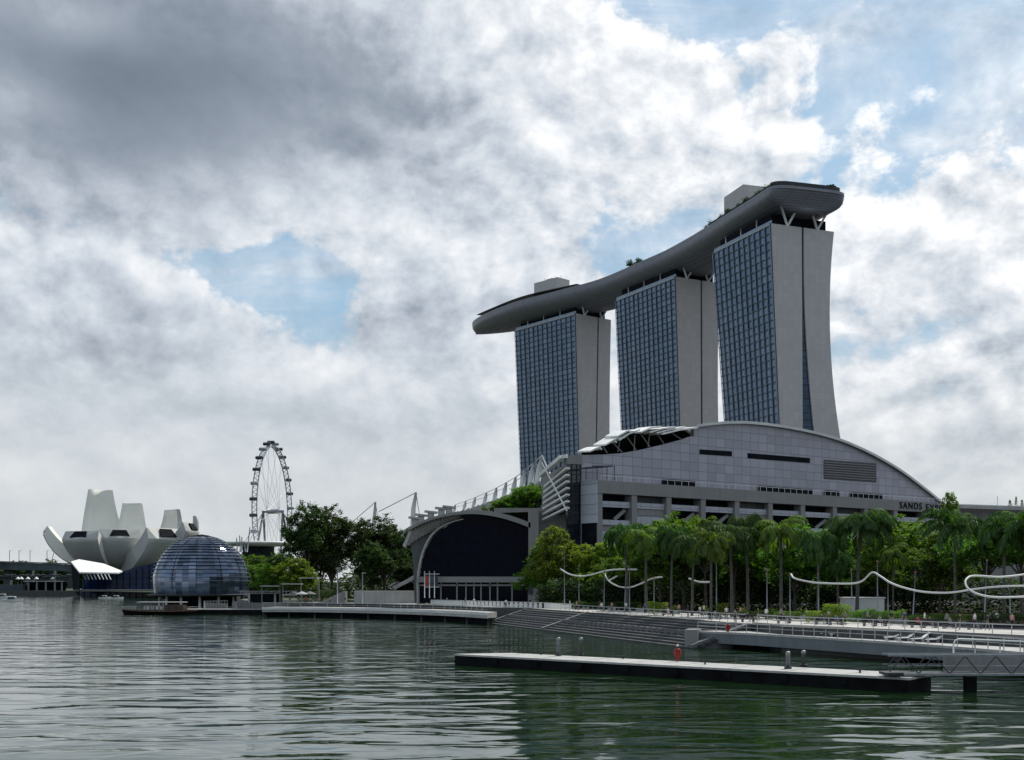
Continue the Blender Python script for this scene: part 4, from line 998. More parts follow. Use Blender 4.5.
def palm(seed, H, leafm, nf=20, fl=4.6, droop=1.0, tr=.22, ls=.17):
    rnd = random.Random(seed); t = thing('palm_tree', (0, 0, 0), None, None); vs = []; fs = []; top = Vector((rnd.uniform(-.3, .3), rnd.uniform(-.3, .3), H))
    for i in range(nf):
        a = i * 2.399 + rnd.uniform(-.2, .2); e0 = R(rnd.uniform(20, 82) * (1 - i / nf * .6) + (-12 if i > nf * .7 else 0)); L = fl * rnd.uniform(.82, 1.1); ns = 26; p = top.copy(); el = e0; st = L / ns; side = Vector((-math.sin(a), math.cos(a), 0))
        prev = p.copy()
        for k in range(ns):
            q = k / ns; el = e0 - droop * (q ** 1.35) * R(150); d = Vector((math.cos(a) * math.cos(el), math.sin(a) * math.cos(el), math.sin(el))); p = prev + d * st
            w_ = .045 * (1 - q) + .012; b = len(vs); vs += [prev - side * w_, prev + side * w_, p + side * w_, p - side * w_]; fs.append((b, b + 1, b + 2, b + 3))
            if k > 2:
                ll = fl * .24 * math.sin(math.pi * min(1, .18 + q * .86)) ** .6 * rnd.uniform(.8, 1.15)
                for s in (-1, 1):
                    for ww in range(2):
                        dd = (side * s * rnd.uniform(.55, 1) + d * rnd.uniform(.3, .8) + Vector((0, 0, -rnd.uniform(.35, 1.3) * droop))).normalized(); o = prev.lerp(p, ww * .5); wd = d.cross(dd).cross(dd).normalized() * ls * .5
                        b = len(vs); e = o + dd * ll; mm = o + dd * ll * .5 + Vector((0, 0, .04)); vs += [o, mm + wd, e + Vector((0, 0, -.12 * ll)), mm - wd]; fs.append((b, b + 1, b + 2, b + 3))
            prev = p
    m = MB(); m.add(vs, fs); m.build('crown', leafm, t)
    w_ = MB(); w_.tube([(0, 0, -.3), (0, 0, .5), (top.x * .3, top.y * .3, H * .5), top - Vector((0, 0, 1.2)), top], [tr * 1.5, tr * 1.1, tr * .9, tr * .8, tr * .35], 8); w_.build('trunk', M['palmbark'], t); return t
def usetree(proto, first, px, D, sc, rz, label, cat, group, z=GZ):
    o = proto if first else dup(proto)
    return put(o, (GX(px, D), D, z), rz, sc, label, cat, group)
used = set()
def place(proto, px, D, h, rz, label, cat, group, z=GZ, wide=1.):
    o = usetree(proto, proto.name not in used, px, D, (h / HT[proto.name] * wide, h / HT[proto.name] * wide, h / HT[proto.name]), rz, label, cat, group, z); used.add(proto.name); return o
HT = {}
def reg(o, h): HT[o.name] = h; return o
big = [reg(broadleaf(11, 24, 9.5, M['leafdark'], 24000, .40, .5, .9, .24, clumps=12), 24), reg(broadleaf(12, 24, 8.5, M['leafdark'], 23000, .40, .5, .95, .2, clumps=12), 24)]
mid = [reg(broadleaf(21, 14, 6.2, M['leafyel'], 17000, .27, .28, .75, .30), 14), reg(broadleaf(22, 14, 7.0, M['leafmid'], 17000, .27, .28, .6, .42), 14), reg(broadleaf(23, 14, 6.5, M['leafmid'], 16000, .27, .28, .7, .25), 14)]
random.seed(9)
pal = [reg(palm(31, 12.0, M['leafpalm'], 34, 6.0, 1.05), 14.0), reg(palm(32, 12.0, M['leafpalm'], 32, 5.6, 1.25), 13.6), reg(palm(33, 12.0, M['leafpalm'], 26, 6.2, .75, .2, .2), 14.6), reg(palm(34, 12.0, M['leafpalm2'], 26, 5.4, 1.0), 13.8)]
def hpx(top, D, z=GZ): return ZP(top, D) - z
G1 = 'dark broadleaf trees left of the arcade'
for k, (px, top, D, rz, wd, lab) in enumerate([
    (306, 500, 300, 0, .66, 'tall dark tree at the left end of the dark tree cluster by the water'), (331, 502, 306, 2, .72, 'tallest dense dark tree, second from the left in the cluster'),
    (362, 517, 326, 4, .8, 'slim dark tree behind the middle of the dark cluster'), (383, 512, 312, 1, .85, 'wide dark tree over the grey quay block'), (404, 528, 302, 3, .85, 'dark tree next to the left rim of the glass arch'),
    (372, 539, 292, 5, .9, 'low rounded dark tree in front of the dark cluster'), (322, 530, 318, 2.5, 1.0, 'dark tree filling the gap behind the two tallest'), (408, 556, 290, .7, 1.2, 'small dark tree low beside the arch rim')]):
    place(big[k % 2], px, D, hpx(top, D), rz, lab, 'tree', G1, wide=wd)
place(mid[0], 298, 285, hpx(555, 285), 1, 'small bright yellow-green tree below the dark cluster', 'tree', None, wide=1.15)
place(mid[2], 281, 292, hpx(551, 292), 2, 'small dark green rounded tree left of the bright one, right of the glass dome', 'tree', None, wide=1.2)
for k, (px, top, D) in enumerate([(246, 551, 400), (238, 556, 440), (262, 562, 390), (233, 566, 420)]):
    place(mid[1 + k % 2], px, D, hpx(top, D), k, ['green tree just right of the glass dome', 'green tree partly hidden by the right edge of the glass dome', 'low green tree under the white disc roof, left of the cluster', 'low dark tree touching the dome edge'][k], 'tree', 'trees behind the glass dome', wide=1.5)
G2 = 'round leafy trees behind the steps'
for k, (pr, px, top, D, wd, lab) in enumerate([
    (0, 556, 521, 236, .82, 'round yellow-green tree in front of the grey wing wall'), (2, 543, 545, 240, 1.0, 'darker tree half behind the round yellow-green one'), (0, 583, 540, 232, 1.0, 'yellow-green tree right of the round one, under the glass corner'),
    (0, 606, 537, 227, 1.05, 'yellow-green tree below the first tiled bay of the hall'), (2, 628, 541, 218, .9, 'green tree left of the first drooping palm'),
    (1, 684, 508, 208, 1.0, 'flat topped rounded tree rising behind the palms, left of centre of the hall'), (1, 706, 513, 203, .9, 'rounded tree right of the flat topped one'), (2, 660, 518, 206, .9, 'green tree between the first palms, below the hall columns'),
    (1, 734, 526, 205, .9, 'green tree behind the palms below the fifth column of the hall'), (2, 795, 520, 200, 1.0, 'green tree behind the palms, below the ramps of the hall'), (1, 905, 511, 200, 1.15, 'broad rounded tree under the hall lettering'),
    (2, 885, 527, 188, 1.0, 'lower green tree in front of the broad rounded one'), (2, 838, 523, 198, .9, 'dark green tree behind the middle palms'), (1, 985, 518, 172, 1.0, 'green tree behind the far right palms'), (2, 940, 528, 182, .9, 'green tree between the broad tree and the dark palm'), (1, 1022, 512, 165, .9, 'tree cut by the right edge behind the last palm'),
    (2, 765, 528, 212, 1.1, 'low tree filling the gap behind the fourth palm'), (2, 865, 540, 206, 1.1, 'low tree in shade behind the lamp posts'), (2, 705, 545, 214, 1.2, 'low dark tree far behind the palms on the left')]):
    place(mid[pr], px, D, hpx(top, D), k * 1.3, lab, 'tree', G2, wide=wd)
G3 = 'drooping palms along the promenade'
for k, (pr, px, top, D, lab) in enumerate([
    (1, 627, 524, 196, 'first drooping palm from the left'), (3, 646, 526, 189, 'palm just right of the first one'), (1, 671, 529, 181, 'palm between the two leftmost tube lamps'), (0, 692, 527, 172, 'palm under the flat topped tree'),
    (3, 711, 533, 160, 'palm with bright tips in front of the rounded trees'), (0, 732, 522, 168, 'palm left of the tall middle palm'), (1, 748, 512, 172, 'tall palm below the middle of the hall'), (3, 781, 521, 166, 'palm right of the tall middle palm'),
    (1, 818, 526, 158, 'hanging palm beside the long white tube lamp'), (0, 857, 512, 160, 'tall slender palm over the long white tube lamp'), (2, 955, 506, 146, 'spreading dark palm with stiff fronds at the end of the hall'), (1, 1004, 514, 140, 'drooping palm near the right edge'), (2, 1030, 512, 136, 'palm cut by the right edge'),
    (1, 838, 548, 170, 'short palm between two taller ones'), (3, 893, 546, 168, 'short palm in front of the broad tree')]):
    place(pal[pr], px, D, hpx(top, D) * (1, .97, 1.03, .95, 1.02)[k % 5], k * .9, lab, 'palm tree', G3, wide=(.95, 1.08, .85, 1.0)[k % 4])
place(mid[2], 950, 255, hpx(488, 255, GZ) , .4, 'sparse small treetop against the sky at the right end of the hall', 'tree', None, wide=.32)
# trees on the arcade terrace
for k, (px, top, D, lab) in enumerate([(538, 481, 276, 'small tree on the arcade terrace nearest the louvre blades'), (524, 488, 280, 'second small tree on the arcade terrace'), (510, 493, 284, 'third small tree on the terrace, above the arch canopy'), (499, 499, 288, 'smallest tree at the left end of the arcade terrace')]):
    place(mid[1 + k % 2], px, D, ZP(top, D) - 22.0, k * 2., lab, 'tree', 'trees on the arcade terrace', z=22.0, wide=1.3 if k < 3 else 1.6)
h = MB(); h.loft([[P(494, 513, 274), P(494, 513, 296), P(494, 508, 296), P(494, 508, 274)], [P(556, 511, 270), P(556, 511, 292), P(556, 508, 292), P(556, 508, 270)]]); h.build('terrace_slab', M['frame'], mall)
# hedges and low planting
def hedge(px0, px1, D, hgt, seed, m, lab, group='clipped hedges behind the promenade', wd=2.):
    rnd = random.Random(seed); vs = []; fs = []; a = XY(px0, D); b = XY(px1, D); L = (b - a).length
    for i in range(int(L * hgt * 260)):
        p = a.lerp(b, rnd.random()); z = GZ + rnd.random() ** .6 * hgt * (1 + .25 * noise.noise(Vector((p.x * .6, p.y * .6, seed))))
        leaf(vs, fs, Vector((p.x, p.y + rnd.uniform(-wd / 2, wd / 2), z)), .13, rnd)
    q = MB(); q.add(vs, fs); q.build('hedge', m, label=lab, cat='hedge', group=group)
hedge(648, 668, 178, 2.0, 1, M['leafyel'], 'yellow-green hedge under the first palms'); hedge(716, 728, 165, 2.0, 2, M['leafyel'], 'short bright bush between pale trunks, under the fifth palm')
hedge(806, 822, 142, 1.6, 3, M['leafyel'], 'bright bush left of the bigger bright bush'); hedge(824, 850, 141, 2.3, 4, M['leafyel'], 'biggest bright yellow-green bush, near the white container')
hedge(853, 905, 146, 1.5, 5, M['leafmid'], 'long low green hedge right of the biggest bush'); hedge(908, 965, 138, 1.2, 6, M['leafmid'], 'long dark clipped hedge behind the right benches')
hedge(735, 800, 158, 1.1, 7, M['leafmid'], 'low clipped hedge in the middle of the promenade'); hedge(572, 640, 212, 1.4, 8, M['leafdark'], 'dark hedge under the yellow-green trees'); hedge(970, 1030, 132, 1.5, 9, M['leafdark'], 'dark hedge at the right edge')
hedge(300, 350, 287, 3.0, 10, M['leafdark'], 'dark shrubs under the left dark trees', wd=5); hedge(356, 416, 279, 1.6, 11, M['leafdark'], 'dark shrubs on top of the grey quay block'); 
# dark under-storey deep behind the trunks
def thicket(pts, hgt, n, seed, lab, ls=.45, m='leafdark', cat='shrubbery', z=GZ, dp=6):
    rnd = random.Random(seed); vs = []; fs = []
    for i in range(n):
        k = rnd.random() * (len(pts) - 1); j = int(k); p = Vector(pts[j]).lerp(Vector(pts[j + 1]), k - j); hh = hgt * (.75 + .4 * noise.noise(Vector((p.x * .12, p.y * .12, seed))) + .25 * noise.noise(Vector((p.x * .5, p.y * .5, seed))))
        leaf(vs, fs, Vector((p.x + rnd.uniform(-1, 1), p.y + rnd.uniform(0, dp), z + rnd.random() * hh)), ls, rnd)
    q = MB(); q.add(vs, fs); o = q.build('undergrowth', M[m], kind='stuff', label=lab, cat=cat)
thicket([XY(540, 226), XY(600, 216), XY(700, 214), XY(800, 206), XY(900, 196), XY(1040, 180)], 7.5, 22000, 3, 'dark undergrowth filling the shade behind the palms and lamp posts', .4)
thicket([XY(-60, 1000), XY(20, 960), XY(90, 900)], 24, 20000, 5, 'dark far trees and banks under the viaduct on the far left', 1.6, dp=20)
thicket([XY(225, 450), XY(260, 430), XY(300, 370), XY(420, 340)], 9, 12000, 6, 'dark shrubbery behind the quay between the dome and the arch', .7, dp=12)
# roof garden on the sky park
for k, (s, off, hh) in enumerate([(-1, 0, 0)] * 0): pass
rg = broadleaf(41, 4.2, 1.9, M['leafdark'], 500, .3, .12, .8, .4, 'roof_tree', 4); KIDS_first = True
rp = palm(42, 3.6, M['leafdark'], 12, 2.2, .9, .12, .14)
spots = [(s_, 2.6 + (s_ * 7 % 3) * .5, .62 + (s_ * 13 % 5) * .09) for s_ in range(0, 74, 4)] + [ (148, 3, .8), (152, 3.5, 1.1), (156, 3, .9), (160, 3.5, 1.2), (298, 7, .7), (304, 9, .8)]
first = True
for k, (s, off, sc) in enumerate(spots):
    p, a = along(s, off, ZT - .2); o = rg if first else dup(rg); first = False
    put(o, p, k * 1.7, sc * 1.55, 'small tree on the roof park ' + ('near the front end above the nearest tower' if s < 100 else 'over the gap between left and middle tower' if s < 200 else 'near the pointed far end'), 'tree', 'roof trees near the front end' if s < 100 else 'roof trees over the gap' if s < 200 else 'roof trees at the far end')
first = True
for k in range(7):
    q = arc[9:][min(len(arc[9:]) - 1, k)] if False else ins[int(len(ins) * (.42 + .56 * k / 7))]; p = q + (cen - q).normalized() * 2.0
    o = rp if first else dup(rp); first = False
    put(o, (p.x, p.y, ZT), k * 1.1, 1.0 + .16 * (k % 4), 'small palm on the blunt front end of the roof park, behind the dark glass screen', 'palm tree', 'roof palms on the front end')
# ------------------------------------------------------------------ promenade
def railing(path, zf, hgt, lab, grp='steel railings along the waterfront', sp=2.0, m='steel', th=.06, rails=(1., .55), cat='railing', posts=.07):
    t = thing('railing', (*path[0], zf), lab, cat, grp); pts = [Vector((*p, zf)) for p in path]
    for r in rails:
        h = MB()
        for a, b in zip(pts, pts[1:]): h.beam(a + Vector((0, 0, hgt * r)), b + Vector((0, 0, hgt * r)), th * (1.6 if r == 1. else .8), th * (1.6 if r == 1. else .8))
        h.build('handrail' if r == 1. else 'mid_rail', M[m], t)
    for a, b in zip(pts, pts[1:]):
        n = max(1, round((b - a).length / sp))
        for i in range(n):
            p = a.lerp(b, i / n); h = MB(); h.beam(p, p + Vector((0, 0, hgt)), posts, posts); h.build('post', M[m], t)
    return t
# low curved boardwalk on the left
fb_ = [XY(262, 263), XY(300, 262), XY(340, 257), XY(380, 250), XY(420, 240), XY(455, 229), XY(487, 216)]
bw = [p.xy for p in catmull([Vector((*p, 0)) for p in fb_], 3)]
t = thing('boardwalk', (*bw[9], 0), 'long low curved boardwalk with pale edge over the water, left of the stone steps', 'boardwalk')
nrm = Vector((.25, .97)); h = MB(); h.loft([[(p.x, p.y, 1.15), (p.x + nrm.x * 7, p.y + nrm.y * 7, 1.15), (p.x + nrm.x * 7, p.y + nrm.y * 7, 2.2), (p.x, p.y, 2.2)] for p in bw]); h.build('deck', M['conc'], t)
h = MB(); h.loft([[(p.x, p.y - .12, 1.7), (p.x, p.y - .01, 1.7), (p.x, p.y - .01, 2.25), (p.x, p.y - .12, 2.25)] for p in bw]); h.build('edge_beam', M['offwhite'], t)
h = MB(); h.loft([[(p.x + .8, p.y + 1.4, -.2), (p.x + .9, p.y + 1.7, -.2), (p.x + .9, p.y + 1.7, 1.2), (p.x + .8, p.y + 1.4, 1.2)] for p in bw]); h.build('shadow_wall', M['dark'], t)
for p in bw[::2]: h = MB(); h.tube([(p.x + .3, p.y + .6, -1), (p.x + .3, p.y + .6, 1.2)], .25, 8); h.build('pile', M['wetstone'], t)
railing([p + Vector((.1, .3)) for p in bw], 2.2, 1.05, 'thin railing along the front of the curved boardwalk', sp=3.0)
# slatted white balustrade between the arch and the steps
bp_ = [Vector(v) for v in ((-19.6, 264), (-11, 248), (-2, 234), (6.5, 222), (11, 208))]
t = thing('balustrade', (*bp_[2], GZ), 'white slatted balustrade running down from the glass arch towards the steps', 'balustrade'); h = MB(); g2 = MB()
for a, b in zip(bp_, bp_[1:]):
    n = int((b - a).length / 1.5); 
    for i in range(n): p = a.lerp(b, i / n); s1 = MB(); s1.box((p.x, p.y, GZ + .55), (.62, .10, 1.0), -.2); s1.build('slat', M['white'], t)
    g2.beam((*a, GZ + 1.12), (*b, GZ + 1.12), .12, .10)
g2.build('top_rail', M['steel'], t)
# stone steps down to the water
B0, B1 = Vector((-4.7, 222)), Vector((21.7, 138)); sd_ = (B1 - B0).normalized(); sn = Vector((.954, .30))
stp = thing('waterfront_steps', (*((B0 + B1) / 2), 0), 'broad dark stone steps going down to the water, between curved boardwalk and right deck', 'steps')
NS = 9
for i in range(NS):
    z0, z1 = -.4 if i == 0 else .16 + (i - 1) * .31, .16 + i * .31; a = B0 + sn * (i * .85); b = B1 + sn * (i * .85)
    q = MB(); q.prism([a, b, b + sn * (.85 if i < NS - 1 else 2.5), a + sn * (.85 if i < NS - 1 else 2.5)], z0, z1); q.build('step', M['stone'], stp)
    q = MB(); q.beam((*(a - sn * .012), z1 - .04), (*(b - sn * .012), z1 - .04), .06, .10); q.build('nosing', M['midgrey'], stp)
for k in range(44):
    p = (B0 + sn * 3.9).lerp(B1 + sn * 3.9, (k + .5) / 44); q = MB(); rr = []
    for z, r in ((1.1, .62), (1.75, .62), (1.75, .36), (1.3, .30)): rr.append([Vector((p.x + r * math.cos(j * math.pi / 4), p.y + r * math.sin(j * math.pi / 4), z)) for j in range(8)])
    q.loft(rr); q.build('planter_ring', M['midgrey'], stp)
for k in (.0, .36, .985):
    p = B0.lerp(B1, k); q = MB(); q.loft([[Vector((*(p + sd_ * o), -.3)), Vector((*(p + sn * 8 + sd_ * o), -.3)), Vector((*(p + sn * 8 + sd_ * o), 3.0)), Vector((*(p + sd_ * o), .4))] for o in (0, 1.0)]); q.build('side_kerb', M['midgrey'], stp)
q = MB(); top0 = B0 + sn * 8; top1 = B1 + sn * 8
railing([top0.lerp(top1, .22), top0.lerp(top1, .98)], GZ, 1.1, 'railing at the head of the stone steps', sp=2.2)
# right deck over the water
fr = [Vector(v) for v in ((22.6, 141), (26.5, 137), (30.5, 130.5), (35.4, 121), (40, 111), (43.6, 99), (46, 88), (48, 76))]
fr = [p.xy for p in catmull([Vector((*p, 0)) for p in fr], 2)]; dn = Vector((.93, .36))
dk = thing('waterside_deck', (*fr[6], 0), 'long raised deck with a grey-blue fascia on piers, right of the stone steps', 'deck')
M['fascia'] = mat('deck_fascia', (.16, .185, .20), .6, var=.1, vs=.2, streak=1)
h = MB(); h.loft([[(p.x, p.y, 1.75), (p.x + dn.x * 6.5, p.y + dn.y * 6.5, 1.75), (p.x + dn.x * 6.5, p.y + dn.y * 6.5, 2.0), (p.x, p.y, 2.0)] for p in fr]); h.build('deck_slab', M['conc'], dk)
h = MB(); h.loft([[(p.x + .25, p.y + .1, .55), (p.x + .7, p.y + .2, .55), (p.x + .7, p.y + .2, 1.74), (p.x + .05, p.y + .02, 1.74)] for p in fr]); h.build('fascia', M['fascia'], dk)
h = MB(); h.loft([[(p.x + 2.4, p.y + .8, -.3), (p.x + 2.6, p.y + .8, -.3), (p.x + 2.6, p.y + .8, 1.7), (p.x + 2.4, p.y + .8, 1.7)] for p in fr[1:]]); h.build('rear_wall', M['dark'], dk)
for p in fr[1::3]: h = MB(); h.box((p.x + 1.6, p.y + .6, .3), (.7, .7, 2.4), .4); h.build('pier', M['midgrey'], dk)
h = MB(); h.box((22.3, 141.5, .9), (1.6, 3.4, 2.6), -.3); h.build('abutment', M['grey'], dk)
railing([p + dn * .2 for p in fr], 2.0, 1.1, 'railing along the front of the long raised deck', sp=1.9, posts=.07)
up_ = [Vector(v) for v in ((29.9, 140), (31.9, 133), (39.5, 120.5), (47.9, 106), (55, 92))]
railing(up_, GZ, 1.1, 'railing along the upper promenade above the raised deck', sp=2.1)
q = MB()
for a, b in zip(up_, up_[1:]): q.beam((*(a - dn * .55), GZ + .05), (*(b - dn * .55), GZ + .05), .5, .3)
q.build('kerb', M['midgrey'], label='dark kerb edging the upper promenade on the right', cat='kerb')
# ------------------------------------------------------------------ pontoon with piles, cleats, gangway
pn = thing('floating_pontoon', (8, 96, 0), 'long narrow floating pontoon with a pale top and black sides, in the foreground', 'pontoon')
pf = [P(457.5, 653.5, 111), P(905, 677.2, 85), P(934, 681, 82)]
f0, f1 = Vector((-5.3, 111.)), Vector((28.8, 83.4)); pd = (f1 - f0).normalized(); pnn = Vector((-pd.y, pd.x)); pnn = pnn if pnn.y > 0 else -pnn
def plate(z0, z1, m, nm, g=0., w_=4.6):
    h = MB(); a = f0 - pnn * g; h.prism([f0 - pd * (.3 + g), f0 + pd * .9 - pnn * g, f1 - pnn * g + pd * g, f1 + pnn * (w_ + g) + pd * g, f0 + pnn * (w_ + g) + pd * 3], z0, z1); h.build(nm, m, pn)
plate(-.4, .88, M['blackhull'], 'hull'); plate(.884, 1.05, M['conc'], 'deck', .08)
for k in range(1, 9):
    p = f0.lerp(f1, k / 9); h = MB(); h.box((*(p - pnn * .12), .5), (.5, .14, .5), math.atan2(pd.y, pd.x)); h.build('rubber_fender', M['dark'], pn)
    h = MB(); h.beam((*p, 1.053), (*(p + pnn * 4.5), 1.053), .05, .012); h.build('joint_cover', M['darkgrey'], pn)
for px, y0 in ((541, 655), (623, 659), (705, 664.5), (860, 673)):
    D = (CH - 1.05) * F / (y0 - HZ) + .1; c = P(px, y0, D); c.z = 1.05; h = MB(); h.tube([c, c + Vector((0, 0, .26))], .08, 6); h.beam(c + Vector((-.26, 0, .24)), c + Vector((.26, 0, .24)), .09, .09)
    h.build('mooring_cleat', M['darkgrey'], pn)
for px, y1, y0, lab in ((558.5, 638, 655.8, 'left grey mooring pile of the left pair on the pontoon'), (581, 638, 655.5, 'right grey mooring pile of the left pair on the pontoon'), (788, 652, 668.8, 'left grey mooring pile of the right pair on the pontoon'), (803.5, 651, 666.3, 'right grey mooring pile of the right pair on the pontoon')):
    D = (CH - 1.05) * F / (y0 - HZ) ; c = P(px, y0, D); t = thing('mooring_pile', (c.x, c.y, 0), lab, 'mooring pile', 'mooring piles'); zt_ = ZP(y1, D)
    h = MB(); h.lathe([(.17, -1), (.17, zt_ - .25), (.19, zt_ - .25), (.19, zt_), (.1, zt_ + .06), (.01, zt_ + .07)], (c.x, c.y, 0), 14); h.build('post', M['steelgrey'], t)
    h = MB(); h.lathe([(.30, 1.06), (.30, 1.22), (.24, 1.22)], (c.x, c.y, 0), 14); h.build('collar', M['darkgrey'], t)
def lifebuoy(px, y0, D, zf, hh, lab):
    c = Vector((GX(px, D), D, zf)); t = thing('lifebuoy_stand', c, lab, 'lifebuoy stand', 'red lifebuoy stands')
    h = MB(); h.tube([c, c + Vector((0, 0, hh * .95))], .06, 6); h.box(c + Vector((0, .08, hh * .45)), (.34, .12, hh * .75)); h.build('post', M['red'], t)
    h = MB(); n = 20; rr = [c + Vector((.28 * hh / 1.4 * math.cos(2 * math.pi * i / n), -.08, hh * .52 + .34 * hh / 1.4 * math.sin(2 * math.pi * i / n))) for i in range(n + 1)]; h.tube(rr, .07, 8, caps=False); h.build('ring', M['red'], t)
    h = MB(); h.lathe([(.12, 0), (.13, .12), (.02, .2)], c + Vector((0, 0, hh * .93)), 8); h.build('light', M['offwhite'], t)
D = (CH - 1.05) * F / (661.5 - HZ); lifebuoy(677.5, 661.5, D, 1.05, 1.42, 'red lifebuoy stand on the foreground pontoon')
lifebuoy(728, 631, 137, 2.0, 1.15, 'red lifebuoy stand at the left end of the raised deck')
# truss gangway
gw = thing('truss_gangway', (30, 84, 1.2), 'steel truss gangway from the pontoon end to the right edge', 'gangway')
def gy(k): return 84.5 - k * 1.0
g0 = Vector((GX(888, 84.5), 84.5)); g1 = g0 + Vector((17.5, -1.5)); gd_ = (g1 - g0).normalized(); gn = Vector((-gd_.y, gd_.x))
for side, o in ((0, 0), (1, 1.7)):
    A = g0 + gn * o; B = g1 + gn * o; z0, z1 = 1.22, 2.6
    h = MB(); h.beam((*A, z0), (*B, z0 + .1), .16, .18); h.build('bottom_chord', M['steelgrey'], gw)
    h = MB(); h.beam((*A, z1), (*B, z1 + .1), .14, .14); h.build('top_chord', M['steelgrey'], gw)
    h = MB(); h.beam((*A, z0 + .62), (*B, z0 + .72), .05, .06); h.build('mid_rail', M['steelgrey'], gw)
    n = 8
    for i in range(n):
        a = A.lerp(B, i / n); m_ = A.lerp(B, (i + .5) / n); b = A.lerp(B, (i + 1) / n)
        h = MB(); h.beam((*a, z0 + .05), (*m_, z1), .07, .07); h.beam((*m_, z1), (*b, z0 + .05), .07, .07); h.build('diagonal', M['darkgrey'], gw)
h = MB(); A = g0 + gd_ * 4.4 + gn * 1.62; B = g1 + gn * 1.62; h.slab([(*A, 1.35), (*B, 1.4), (*B, 2.55), (*A, 2.5)], (0, .04, 0)); h.build('side_panel', M['grey'], gw)
h = MB(); h.slab([(*g0, 1.2), (*g1, 1.3), (*(g1 + gn * 1.7), 1.3), (*(g0 + gn * 1.7), 1.2)], (0, 0, .08)); h.build('walkway', M['darkgrey'], gw)
h = MB(); c = Vector((GX(975, 83.), 83.9)); h.tube([(*c, -1), (*c, 1.15)], .48, 14); h.build('support_pile', M['blackhull'], gw)
h = MB(); h.box((GX(893, 84), 84.4, 1.3), (1.2, 1.9, .2)); h.build('landing_roller', M['darkgrey'], gw)
# upper landing with tubular handrail
lr = thing('landing_handrail', (GX(953, 95), 95, 1.9), 'bright bent tube handrail of the landing above the gangway at the right edge', 'handrail'); D = 94.5
for o in (0, 1.4):
    h = MB(); p0 = P(953.5, 655, D + o); h.tube([p0, P(953.5, 645, D + o), P(955, 640.5, D + o), P(959, 639, D + o), P(1045, 642.5, D + o - 1)], .075, 8); h.build('bent_rail', M['white'], lr)
    for x in (975, 1000, 1024): h = MB(); a = P(x, interp(x, [(959, 639.3), (1045, 642.5)]), D + o - .4); h.tube([a, (a.x, a.y, 1.9)], .05, 6); h.build('post', M['steel'], lr)
h = MB(); h.prism([(GX(950, D), D - .3), (52, D - 1.6), (52, D + 2), (GX(950, D), D + 2)], 1.55, 1.95); h.build('landing', M['midgrey'], lr)
# ------------------------------------------------------------------ tube sculpture lamps
def post(px, yt, yb, lab, lean=0, D=None, r=.09):
    D = D or (CH - GZ) * F / (yb - HZ); b = Vector((GX(px, D), D, GZ)); tp = P(px + lean, yt, D); t = thing('lamp_post', b, lab, 'lamp post', 'slim posts of the white tube sculpture')
    h = MB(); h.tube([b, tp], [r, r * .8], 8); h.build('pole', M['steelgrey'], t); h = MB(); h.tube([tp, tp + Vector((0, 0, .25))], r * 1.5, 8); h.build('cap', M['terra2'], t); h = MB(); h.tube([b, b + Vector((0, 0, .12))], r * 2.4, 10); h.build('base_plate', M['darkgrey'], t)
pl_ = [(564.5, 553, 609, 0, 'far left'), (579, 566, 609.5, 0, 'second from left'), (604, 572, 611, .5, 'under the first tube crest'), (624.5, 575, 612, 1.5, 'leaning beside the first tube dip'), (629.5, 568, 612.5, 0, 'at the end of the first tube'), (654, 578, 614, 0, 'left of the first white tube gap'), (716.5, 560, 615, 0, 'between two short tube pieces'), (818.5, 575, 620, 0, 'at the start of the long tube'),
       (852, 570, 621.5, -.5, 'below the tall slender palm'), (877.5, 562, 622, 0, 'at the crest of the long tube'), (888, 583, 622, 0, 'just right of the tube crest'), (912.5, 573, 623, 3, 'leaning, under the falling part of the long tube'), (984, 561, 625.5, 3, 'leaning tall one left of the tube loop'), (1010.5, 579, 626, -1, 'right of the tube loop'), (767, 570, 619, 0, 'between the fourth and fifth palms'), (790, 574, 619.5, 0, 'left of the long tube')]
for x, yt, yb, ln, nm in pl_: post(x, yt, yb, 'slim grey post of the tube sculpture, ' + nm, ln)
def ribbon(pts, D0, D1, r, lab):
    n = len(pts); q = catmull([P(x, y, lerp(D0, D1, i / (n - 1))) for i, (x, y) in enumerate(pts)], 6); h = MB(); h.tube(q, r, 8); h.build('tube_sculpture', M['offwhite'], label=lab, cat='tube sculpture', group='flowing white tubes over the promenade')
ribbon([(560.5, 569), (569, 574), (579, 576), (590, 575), (605, 571), (618, 569.5), (637, 569.5)], 215, 198, .14, 'leftmost flowing white tube, dipping then rising')
ribbon([(604, 573), (609, 581), (619, 586.5), (630, 587.3), (640, 584), (652, 578.5), (662, 577)], 204, 186, .13, 'white tube hanging lower than the leftmost one')
ribbon([(689, 578.5), (694, 580.5), (701, 582), (711, 582)], 182, 176, .13, 'short white tube piece between palms'); ribbon([(610, 580), (617, 576)], 206, 203, .16, 'tiny slanted white tube piece by the leftmost tubes')
ribbon([(791, 574), (794, 578), (805, 581), (820, 583), (850, 583.6), (862, 581), (872, 572.5), (880, 576), (890, 582.5), (905, 588), (925, 592), (950, 592.6), (975, 589), (1000, 586.5), (1040, 585.5)], 142, 118, .105, 'longest flowing white tube, from the middle to the right edge')
ribbon([(1040, 571), (1024, 574.5), (1000, 577), (975, 575.8), (967, 578.5), (965.5, 584), (970, 590), (981, 595), (1000, 597.3), (1040, 596)], 122, 116, .105, 'white tube bent into an open loop at the right edge')
